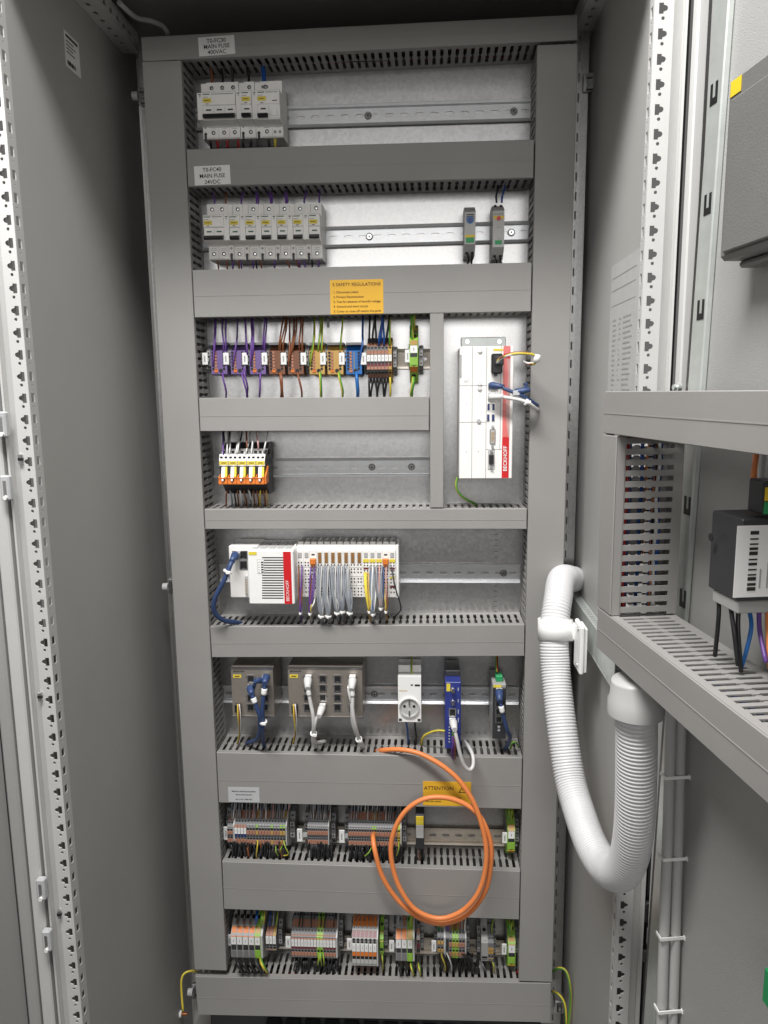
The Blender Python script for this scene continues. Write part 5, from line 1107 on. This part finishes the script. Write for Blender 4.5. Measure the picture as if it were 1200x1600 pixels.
clamp('grey end clamp at the right end of the narrow peach strip', 521, 1299, 6.5, 46, carrier=False)
clamp('white-tagged end clamp left of the strip behind the orange cable', 542, 1302, 7, 50, lw=10, lh=24, markoff=-8)
strip('peach and grey terminal strip partly behind the orange cable, seventh rail', 546, 628, 1267, 1331, [(1, T7g, g, p)]*9+[(1, T7, g, a_)]*2+[(1, T7g, g, p)]*8+[(1, T7, 'pe_yellow', a_)]+[(.5, 'q', 'light_grey', p)], .016)
clamp('grey end clamp right of the strip behind the orange cable', 632, 1303, 6.5, 50, carrier=False)
def wires_up(label, px0, px1, n, cols, y=1280, Y=.03, ytop=1244, r=.0014, jit=3, skip=.0):
    rows = []
    for k in range(n):
        x = px0+(px1-px0)*k/max(1, n-1)+random.uniform(-.6, .6)
        if random.random() < skip: continue
        d = random.uniform(0, jit); yy = y+random.choice((-13, 0, 0, 1))
        rows.append(([(x, yy, Y+(0 if yy > y-6 else .012)), (x+d*.3, yy-8, Y-.006), (x+d*.8, yy-20, Y+.006), (x+d, ytop, .055)], random.choice(cols)))
    return fan(label, rows, r)
def wires_dn(label, px0, px1, n, cols, y=1314, Y=.034, ybot=1358, r=.0014, jit=5):
    rows = []
    for k in range(n):
        x = px0+(px1-px0)*k/max(1, n-1)+random.uniform(-.6, .6); d = random.uniform(-jit, jit); yy = y+random.choice((-8, 0, 6)); 
        rows.append(([(x, yy, Y), (x+d*.2, yy+7, Y-.016), (x+d*.7, yy+18+random.uniform(-3, 5), Y-.018), (x+d, ybot-11+random.uniform(-2, 3), Y-.004), (x+d*1.1, ybot, .055)], random.choice(cols)))
    return fan(label, rows, r)
gw = ['wire_grey', 'wire_grey', 'cuff_grey', 'wire_grey', 'term_grey']
bk = ['wire_black', 'wire_black', 'charcoal', 'wire_black', 'black']
wires_up('grey wires rising from the wide strip with green-yellow accents, seventh rail', 361, 450, 27, gw+['wire_white', 'wire_pink'], skip=.15)
wires_up('grey wires rising from the narrow peach strip on the seventh rail', 484, 516, 13, gw, 1282)
wires_up('grey wires rising from the strip behind the orange cable', 549, 625, 22, gw, 1283, skip=.2)
wires_dn('black wires hanging below the wide strip with green-yellow accents', 361, 449, 58, bk+['charcoal', 'brown'], r=.0017)
wires_up('dark wires behind the grey ones, rising from the wide strip of the seventh rail', 361, 450, 34, bk, 1268, .05, 1244, .0019)
wires_up('dark wires behind the grey ones, rising from the narrow peach strip', 484, 517, 12, bk, 1268, .05, 1244, .0019)
wires_up('dark wires behind the grey ones, rising from the strip behind the orange cable', 549, 627, 30, bk, 1269, .05, 1246, .0019)
wires_dn('black wires hanging below the narrow peach strip', 484, 517, 24, bk, r=.0017)
wires_dn('black wires hanging below the strip behind the orange cable', 548, 626, 50, bk, 1318, r=.0017)
fan('thin green-yellow wires hanging below the wide strip, seventh rail', [([(403, 1313, .014), (402, 1325, .006), (401, 1338, .012), (403, 1346, .05)], PE), ([(431, 1322, .014), (432, 1332, .006), (437, 1340, .02)], PE), ([(443, 1313, .014), (447, 1325, .004), (451, 1334, .004), (444, 1337, .014), (438, 1332, .02)], PE), ([(441, 1322, .014), (438, 1328, .006), (438, 1334, .02)], PE)], .0012)
fan('short green-yellow wires below the strip behind the orange cable', [([(581, 1324, .014), (577, 1332, .004), (570, 1338, .004)], PE), ([(623, 1316, .014), (623, 1328, .006), (618, 1342, .02)], PE)], .0013)
yR = .006; x0, x1, zb, zt = rect(649.5, 1275, 662.5, 1326, yR); o = ((x0+x1)/2, D, (zb+zt)/2); f = yR-D; h = (x1-x0)/2; u, v = zt-o[2], zb-o[2]
t = thing('slim_relay', 'slim black relay with yellow and pale blue front on the seventh rail', 'relay', o)
b = MB(); b.prism([(-.009, u+.020), (f+.030, u+.020), (f+.014, u+.008), (f, u), (f, v), (f+.012, v-.004), (f+.026, v-.018), (-.009, v-.018)], -h, h, 'charcoal'); b.build('housing', t)
zz = [u, u-.009, u-.018, u-.024, u-.045]
for k, m in enumerate(('yellow', 'label_yellow', 'cuff_grey', 'light_grey')): b = MB(); b.box(-h*.92, h*.92, f-.0015, f-.0001, zz[k+1]+.0004, zz[k], m, .0004); b.build('front_tag', t)
b = MB(); b.cyl((0, f+.016, u+.013), (0, -1, .6), .003, .002, 'term_grey', 10, None, 'steel')
for s in (-.6, 0, .6): b.cyl((s*h, f+.017, v-.010), (0, -1, -.5), .0018, .002, 'mid_grey', 8, None, 'black')
tag(b.build('terminal_screws', t), kind='stuff')
fan('four black wires under the slim black relay', [([(652+k*3.2, 1332, .025), (652+k*3.4, 1340, .022), (656+k*1.8, 1350, .035), (657+k*1.6, 1360, .05)], m) for k, m in enumerate(('wire_black', 'brown', 'wire_black', 'charcoal'))], .0015)
strip('single green earth terminal at the right end of the seventh rail', 791.5, 803.5, 1270, 1342, [(1, 'q.3 h2.2 y1.2 m2.2 d1 l2 s.3 o1 h1.6 l1', 'lime', 'amber')], .022)
clamp('end clamp with white marker left of the earth terminal, seventh rail', 793, 1304, 5, 38, lw=9, lh=20, markoff=-4)
clamp('grey end clamp right of the earth terminal, seventh rail', 808, 1305, 6, 40, carrier=False)
fan('green-yellow wires rising from the earth terminal of the seventh rail', [([(796, 1281, .024), (795, 1270, .02), (794, 1262, .03), (794, 1250, .055)], PE), ([(798, 1280, .022), (798, 1270, .018), (799, 1262, .03), (799, 1250, .055)], PE)], .0026)
# ------------------------------------------------------------------ eighth row
B5 = 'h2.4 o1.6 m2.3 d1.6 q2.2 s.3 o1.2 h2'
B5g = 'h2.4 y1.6 m2.3 d1.4 l2.4 s.3 o1.2 h2'
N3 = 'h1.4 b1.4 m2.6 k.6 h1 b1.2 h1.2 q.8'
k8 = [(1, B5, 'mid_grey', 'orange')]*4+[(1, B5g, 'lime', 'orange')]+[(.35, 'q', 'light_grey', p)]
strip('big grey terminals with orange buttons and thick black wires, bottom left', 365, 414, 1430, 1505, k8, .012)
strip('three small terminals with white numbers next to the big bottom left terminals', 418, 434, 1440, 1490, [(1, N3, g, p)]*2+[(1, N3, g, a_)], .022)
clamp('end clamp with white marker at the far left of the lowest rail', 364, 1463, 5, 44, lw=10, lh=22, markoff=-5)
clamp('dark end clamp right of the three small terminals, lowest rail', 438, 1464, 6, 44, carrier=False)
clamp('white-tagged end clamp left of the long brown terminal strip', 457, 1466, 5, 40, lw=10, lh=22, markoff=-7)
L8 = 'h1 b1.2 h1 b1 m2.3 r.7 h.9 b1.1 h1 b1.2 h1 w.7'
L8g = 'h1 y1.2 h1 y1 m2.3 l.7 h.9 l1.1 h1 y1.2 h1 l.7'
strip('long brown terminal strip with thirteen white numbers, lowest rail', 458, 529, 1435, 1504, [(1, L8, g, p)]*8+[(1, L8g, 'lime', a_)]*2+[(1, L8, g, p)]*4+[(.5, 'q', 'light_grey', p)], .016)
clamp('grey end clamp right of the long brown terminal strip', 532.5, 1467, 6, 46, carrier=False)
clamp('white-tagged end clamp left of the orange-capped strip', 551, 1469, 5, 40, lw=10, lh=22, markoff=-5)
O8 = 'h1.4 o1.7 s.5 r1.1 h.8 h.7 m2.6 o1.3 k1 w1.4 q1 d.8 o2.4 w1'
strip('orange-capped terminal strip with six white numbers, centre of the lowest rail', 552, 592, 1428, 1519, [(1, O8, 'mid_grey', 'orange')]*6+[(.3, 'q', 'light_grey', p)], .004)
strip('slim green-yellow earth terminal right of the orange-capped strip', 594, 600, 1444, 1496, [(1, 'h1.4 y1.6 l1.6 d.8 h1 y1 h1', 'lime', a_)], .022)
clamp('grey end clamp right of the slim green-yellow earth terminal', 603, 1466, 5.5, 46, carrier=False)
clamp('white-tagged end clamp left of the three big terminals, lowest rail', 617, 1472, 5, 44, lw=9.5, lh=22, markoff=-5)
M8 = 'h2.2 o1.4 m2.4 d1.2 q2.2 s.3 o1.3 h1.6'
M8g = 'h2.2 y1.4 m2.4 d1.2 l2.2 s.3 o1.3 h1.6'
strip('three big terminals with orange buttons under the orange cable loop', 619, 648, 1434, 1510, [(1, M8, 'mid_grey', 'orange')]*2+[(1, M8g, 'lime', 'orange')]+[(.3, 'q', 'light_grey', p)], .012)
strip('single slim brown terminal right of the three big terminals', 651, 656.5, 1444, 1494, [(1, 'h1 b1.4 h.8 r1.4 d1 y1.2 h1', g, p)], .022)
clamp('grey end clamp right of the slim brown terminal', 659.5, 1470, 5, 44, carrier=False)
clamp('white-tagged end clamp directly left of the small mixed terminal strip', 681, 1472, 5, 46, lw=9, lh=22, markoff=-3)
Q8 = 'h1 b1.2 h1 q.5 h1 b1.2 s.6 h.9 b1.2 h1 q.5 b1.2 h1'
strip('small mixed terminal strip with green and brown wires, lowest rail', 683, 728, 1436, 1504, [(1, Q8, g, a_, .86, .1)]*2+[(.6, 'q', 'light_grey', p)]+[(1, 'h1 q2 d4 h1 q1 h1', g, p, .8, .1)]+[(1, Q8, g, p), (1, Q8, 'lime', a_), (1, Q8, 'lime', a_), (1, Q8, g, p), (1, Q8, g, p)]+[(.4, 'q', 'light_grey', p)], .016)
clamp('grey end clamp right of the small mixed terminal strip', 731, 1476, 5, 46, carrier=False)
clamp('grey end clamp left of the black relay terminal, lowest rail', 748, 1476, 5, 46, carrier=False)
strip('black relay terminal and two slim brown terminals near the right end', 751, 770, 1446, 1507, [(2.4, 'w.8 h.9 w.5 k4.5 d.5 r1 h.9 w.5', 'mid_grey', p)]+[(1, 'h1 q.6 h1 q1 b1.6 h1 b1.4 h1 w.8', g, a_)]*2, .016)
clamp('grey end clamp right of the black relay terminal', 773, 1478, 4, 42, carrier=False)
strip('single green earth terminal at the right end of the lowest rail', 792, 804, 1444, 1520, [(1, 'q.3 h2 y1.2 m2 d1 l1.6 s.3 o1 h1.4 l1', 'lime', 'amber')], .02)
clamp('end clamp with white marker left of the lowest earth terminal', 793, 1477, 4.5, 42, lw=9, lh=21, markoff=-5)
clamp('grey end clamp right of the lowest earth terminal', 807, 1478, 5, 44, carrier=False)
fan('thick dark, blue and green-yellow wires entering the big bottom left terminals from above', [([(x, 1443, .02), (x+1, 1434, .012), (x+2, 1425, .022), (x+2, 1412, .055)], m) for x, m in ((371, 'wire_black'), (381, 'wire_black'), (391, 'charcoal'), (400, 'wire_blue'), (408, PE), (411, PE))], .0030)
fan('thick black and green-yellow wires curving out of the big bottom left terminals', [([(x, 1497, .016), (x+1, 1504, -.004), (x+5, 1512, -.008), (x+9, 1517, .004), (x+10, 1521, .04)], m) for x, m in ((370, 'wire_black'), (379, 'wire_black'), (389, 'wire_black'), (399, 'charcoal'), (407.5, PE))], .0034)
fan('blue and green-yellow wires entering the three small terminals from above', [([(x, 1447, .03), (x+1, 1438, .024), (x+2, 1428, .03), (x+3, 1414, .055)], m) for x, m in ((421, 'wire_blue'), (426, 'wire_grey'), (431, PE))], .0017)
wires_up('dark wires rising from the long brown terminal strip, lowest rail', 462, 526, 14, bk, 1448, .03, 1414, skip=.3)
wires_dn('dark wires hanging below the long brown terminal strip', 462, 526, 36, bk, 1496, .034, 1528, .0017)
fan('pair of green-yellow wires below the long brown terminal strip', [([(x, 1488, .014), (x+d, 1498, .006), (x+d*2, 1507, .012), (x+d*2, 1516, .045)], PE) for x, d in ((499, -1), (502, 0), (505, 1), (501, -2))], .0013)
fan('brown wires entering the orange-capped strip from above', [([(x, 1438, .026), (x, 1430, .02), (x+.6, 1424, .03), (x+1, 1412, .055)], 'brown') for x in (556, 562, 569, 576, 582, 589)], .0017)
fan('green-yellow wire below the slim earth terminal beside the orange-capped strip', [([(597, 1490, .02), (598, 1500, .008), (599, 1512, .03), (599, 1522, .05)], PE)], .0016)
fan('violet, brown and green-yellow wires entering the three big terminals from above', [([(x, 1446, .02), (x+.5, 1436, .012), (x+1, 1426, .022), (x+1, 1414, .055)], m) for x, m in ((622, 'wire_grey'), (632, 'brown'), (641, PE))], .0026)
fan('black and green-yellow wires leaving the three big terminals downwards', [([(x, 1505, .016), (x+1, 1512, .0), (x+3, 1520, .004), (x+4, 1528, .04)], m) for x, m in ((623, 'wire_black'), (632, 'wire_black'), (642, PE), (654, PE))], .0022)
fan('green, violet, brown and grey wires entering the small mixed strip from above', [([(x, 1456, .03), (x+.5, 1446, .022), (x+1, 1434, .03), (x+1, 1416, .055)], m) for x, m in ((684, 'wire_green'), (687, 'wire_green'), (698, 'violet'), (700, 'violet'), (709, 'brown'), (712, 'brown'), (721, 'wire_grey'), (726, 'wire_white'))], .0014)
fan('black, brown and white wires hanging below the small mixed strip', [([(x, 1488, .022), (x+d*.4, 1496, .006), (x+d, 1508, .012), (x+d*1.1, 1524, .05)], m) for x, d, m in ((686, 5, 'wire_black'), (689, 6, 'pe_yellow'), (692, 8, 'wire_black'), (697, 8, 'wire_white'), (722, 6, 'wire_black'), (725, 9, 'wire_black'), (728, 12, 'wire_black'))], .0016)
fan('grey wires at the black relay terminal', [([(752, 1452, .03), (751, 1444, .026), (752, 1432, .04), (752, 1416, .055)], 'wire_grey'), ([(768, 1458, .03), (769, 1446, .026), (771, 1432, .04), (771, 1416, .055)], PE), ([(752, 1500, .03), (755, 1508, .02), (758, 1516, .03), (758, 1526, .05)], 'wire_grey'), ([(767, 1498, .024), (771, 1508, .012), (772, 1516, .02), (771, 1526, .05)], PE)], .0014)
fan('green-yellow wires rising from the lowest earth terminal', [([(796, 1456, .022), (796, 1446, .016), (795, 1438, .026), (795, 1424, .055)], PE), ([(798, 1456, .02), (798, 1446, .014), (799, 1438, .026), (799, 1424, .055)], PE)], .0024)
wires_dn('loose black wires in the gap of the lowest rail right of the mixed strip', 712, 747, 18, bk, 1498, .04, 1530)
t = thing('wire_bundle', 'dark red wire end at the lower right corner of the lowest rail', 'wires', pt((809, 1516, .03))); wire(t, [(803, 1522, .05), (808, 1520, .03), (813, 1512, .02), (813, 1500, .04)], .003, 'wire_red')
# ------------------------------------------------------------------ orange cable loop hanging in front of the lower ducts
OC = [(584, 1302, .02), (583, 1310, -.012), (586, 1330, -.030), (596, 1366, -.034), (614, 1397, -.034), (636, 1420, -.034), (660, 1436, -.034), (690, 1443, -.036), (722, 1434, -.038), (744, 1415, -.040), (760, 1388, -.042), (767, 1350, -.042), (767, 1318, -.042), (758, 1290, -.040), (744, 1269, -.036), (722, 1254, -.032), (694, 1246, -.030), (664, 1248, -.030), (638, 1263, -.032), (620, 1288, -.034), (611, 1320, -.036), (614, 1356, -.040), (627, 1392, -.044), (650, 1422, -.046), (684, 1435, -.048), (716, 1427, -.050), (740, 1406, -.052), (754, 1378, -.052), (760, 1340, -.050), (756, 1302, -.046), (742, 1258, -.040), (722, 1225, -.034), (700, 1203, -.028), (674, 1186, -.020), (648, 1175, -.012), (622, 1171, -.002), (600, 1172, .012), (588, 1174, .035)]
t = thing('cable_loop', 'thick orange cable coiled in a double loop in front of the lower ducts', 'cable', pt((690, 1443, -.036))); wire(t, OC, .0045, 'cable_orange', 'sheath', seg=8, n=12)
# ------------------------------------------------------------------ signs and stickers on the ducts
def sign(name, label, px0, py0, px1, py1, m, lines, tm='ink', cat='sign', tilt=0., th=.0006, y0=-.0006):
    x0, x1, zb, zt = rect(px0, py0, px1, py1, 0); t = thing(name, label, cat, ((x0+x1)/2, y0, (zb+zt)/2), 0, None, tilt); w, h = x1-x0, zt-zb
    b = MB(); b.box(-w/2, w/2, -th, 0, -h/2, h/2, m); b.build('plate', t)
    for s, sz, u, v, al in lines: text(s, sz, t, (u*w, -th-.0003, v*h), tm, 'lettering', al, bold=.00008)
    return t, w, h
sign('duct_label', 'white label reading T0-FC30 MAIN FUSE 400VAC on the top duct', 310.5, 57, 367, 86.5, 'paper', (('T0-FC30', .0088, 0, .26, 'CENTER'), ('MAIN FUSE', .0088, 0, -.04, 'CENTER'), ('400VAC', .0088, 0, -.34, 'CENTER')), cat='label', tilt=R_(-2.0))
sign('duct_label', 'white label reading T0-FC40 MAIN FUSE 24VDC below the uppermost breakers', 304, 259, 360, 289, 'paper', (('T0-FC40', .0088, 0, .28, 'CENTER'), ('MAIN FUSE', .0088, 0, -.04, 'CENTER'), ('24VDC', .0088, 0, -.36, 'CENTER')), cat='label', tilt=R_(-.8))
sign('warning_sign', 'yellow sign reading 5 SAFETY REGULATIONS on the grey duct', 516, 437, 599, 490.5, 'sign_yellow', (('5 SAFETY REGULATIONS', .0074, 0, .36, 'CENTER'), ('1. Disconnect mains', .0052, -.44, .14, 'LEFT'), ('2. Protect Reconnection', .0052, -.44, 0, 'LEFT'), ('3. Test for absence of harmful voltage', .0052, -.44, -.14, 'LEFT'), ('4. Ground and short circuit', .0052, -.44, -.28, 'LEFT'), ('5. Cover or close off nearby live parts', .0052, -.44, -.42, 'LEFT')), 'brown_ink')
t, w, h = sign('warning_sign', 'orange-yellow ATTENTION sign with warning triangle behind the orange cable', 661, 1221, 736, 1258.5, 'sign_yellow', (('ATTENTION', .0098, -.17, .22, 'CENTER'), ('These circuits are connected before', .0044, -.44, -.16, 'LEFT'), ('the main switch', .0044, -.44, -.32, 'LEFT')), 'ink')
b = MB(); c, z, s = w*.33, h*.20, .0085
tri = [(c-s, z-s*.8), (c+s, z-s*.8), (c, z+s*.9)]; i3 = [(c-s*.68, z-s*.62), (c+s*.68, z-s*.62), (c, z+s*.58)]
for k in range(3): q = [tri[k], tri[(k+1) % 3], i3[(k+1) % 3], i3[k]]; b.add([(x, -.0009, zz) for x, zz in q], [(0, 1, 2, 3)], 'ink')
b.add([(x, -.0009, zz) for x, zz in ((c+.0008, z+s*.3), (c-.0016, z-s*.18), (c-.0002, z-s*.14), (c-.0008, z-s*.5), (c+.0016, z-s*.02), (c+.0002, z-s*.06))], [(0, 1, 2, 3, 4, 5)], 'ink'); tag(b.build('warning_triangle', t), kind='stuff')
sign('duct_label', 'small silver label with three lines of print above the wide terminal strip, left', 357, 1230, 405.5, 1253, 'silver_sticker', (('Maximum allowed prospective', .0037, 0, .24, 'CENTER'), ('short circuit current', .0037, 0, .02, 'CENTER'), ('Icp: 10 kA / 400 VAC', .0037, 0, -.30, 'CENTER')), cat='label')
# ------------------------------------------------------------------ earth wires at the sides and gear below the bottom duct
fan('green-yellow earth wire at the lower left, from the plate to the side wall', [([(312, 1520, .03), (300, 1517, .0), (288, 1521, -.01), (283, 1532, -.015), (284, 1552, -.02), (286, 1580, -.03)], PE)], .0022)
b = MB(); c = atx(281, 1584, XL); t = thing('earth_bolt', 'white-capped earth bolt on the left side wall, bottom', 'bolt', (XL+.0003, c.y, c.z)); b.cyl((0, 0, 0), (1, 0, 0), .007, .004, 'white', 12); b.cyl((.004, 0, 0), (1, 0, 0), .0035, .012, 'copper', 8); b.build('bolt', t)
fan('green-yellow earth wires at the lower right, beside the bottom duct', [([(862, 1520, .03), (872, 1513, .01), (884, 1518, 0), (890, 1540, -.01), (891, 1570, -.01), (887, 1610, -.01)], PE), ([(862, 1549, .03), (872, 1553, .02), (882, 1566, .01), (885, 1590, 0), (884, 1615, 0)], PE)], .0024)
c = pt((874, 1571, .03)); t = thing('earth_clamp', 'small steel earth clamp at the lower right of the plate', 'clamp', c); b = MB(); b.box(-.011, .009, -.006, .02, -.014, .014, 'steel', .002); b.box(-.006, .004, -.0085, -.0061, -.009, .009, 'charcoal', .001); b.box(-.003, .001, -.0105, -.0086, -.004, .004, 'steel'); b.build('body', t)
t = thing('equipment_row', 'dark row of equipment partly visible below the bottom duct', 'equipment', (.35, .05, .10))
b = MB(); b.box(-.34, .34, 0, .028, -.03, .098, 'charcoal', .002); b.build('base', t)
for k in range(14):
    x = -.22+k*.04; b = MB(); b.box(x, x+.030, -.03, -.0005, -.02, .092, 'box_grey', .002); b.cyl((x+.015, -.0301, .083), (0, -1, 0), .005, .001, 'black', 10); b.build('module', t)
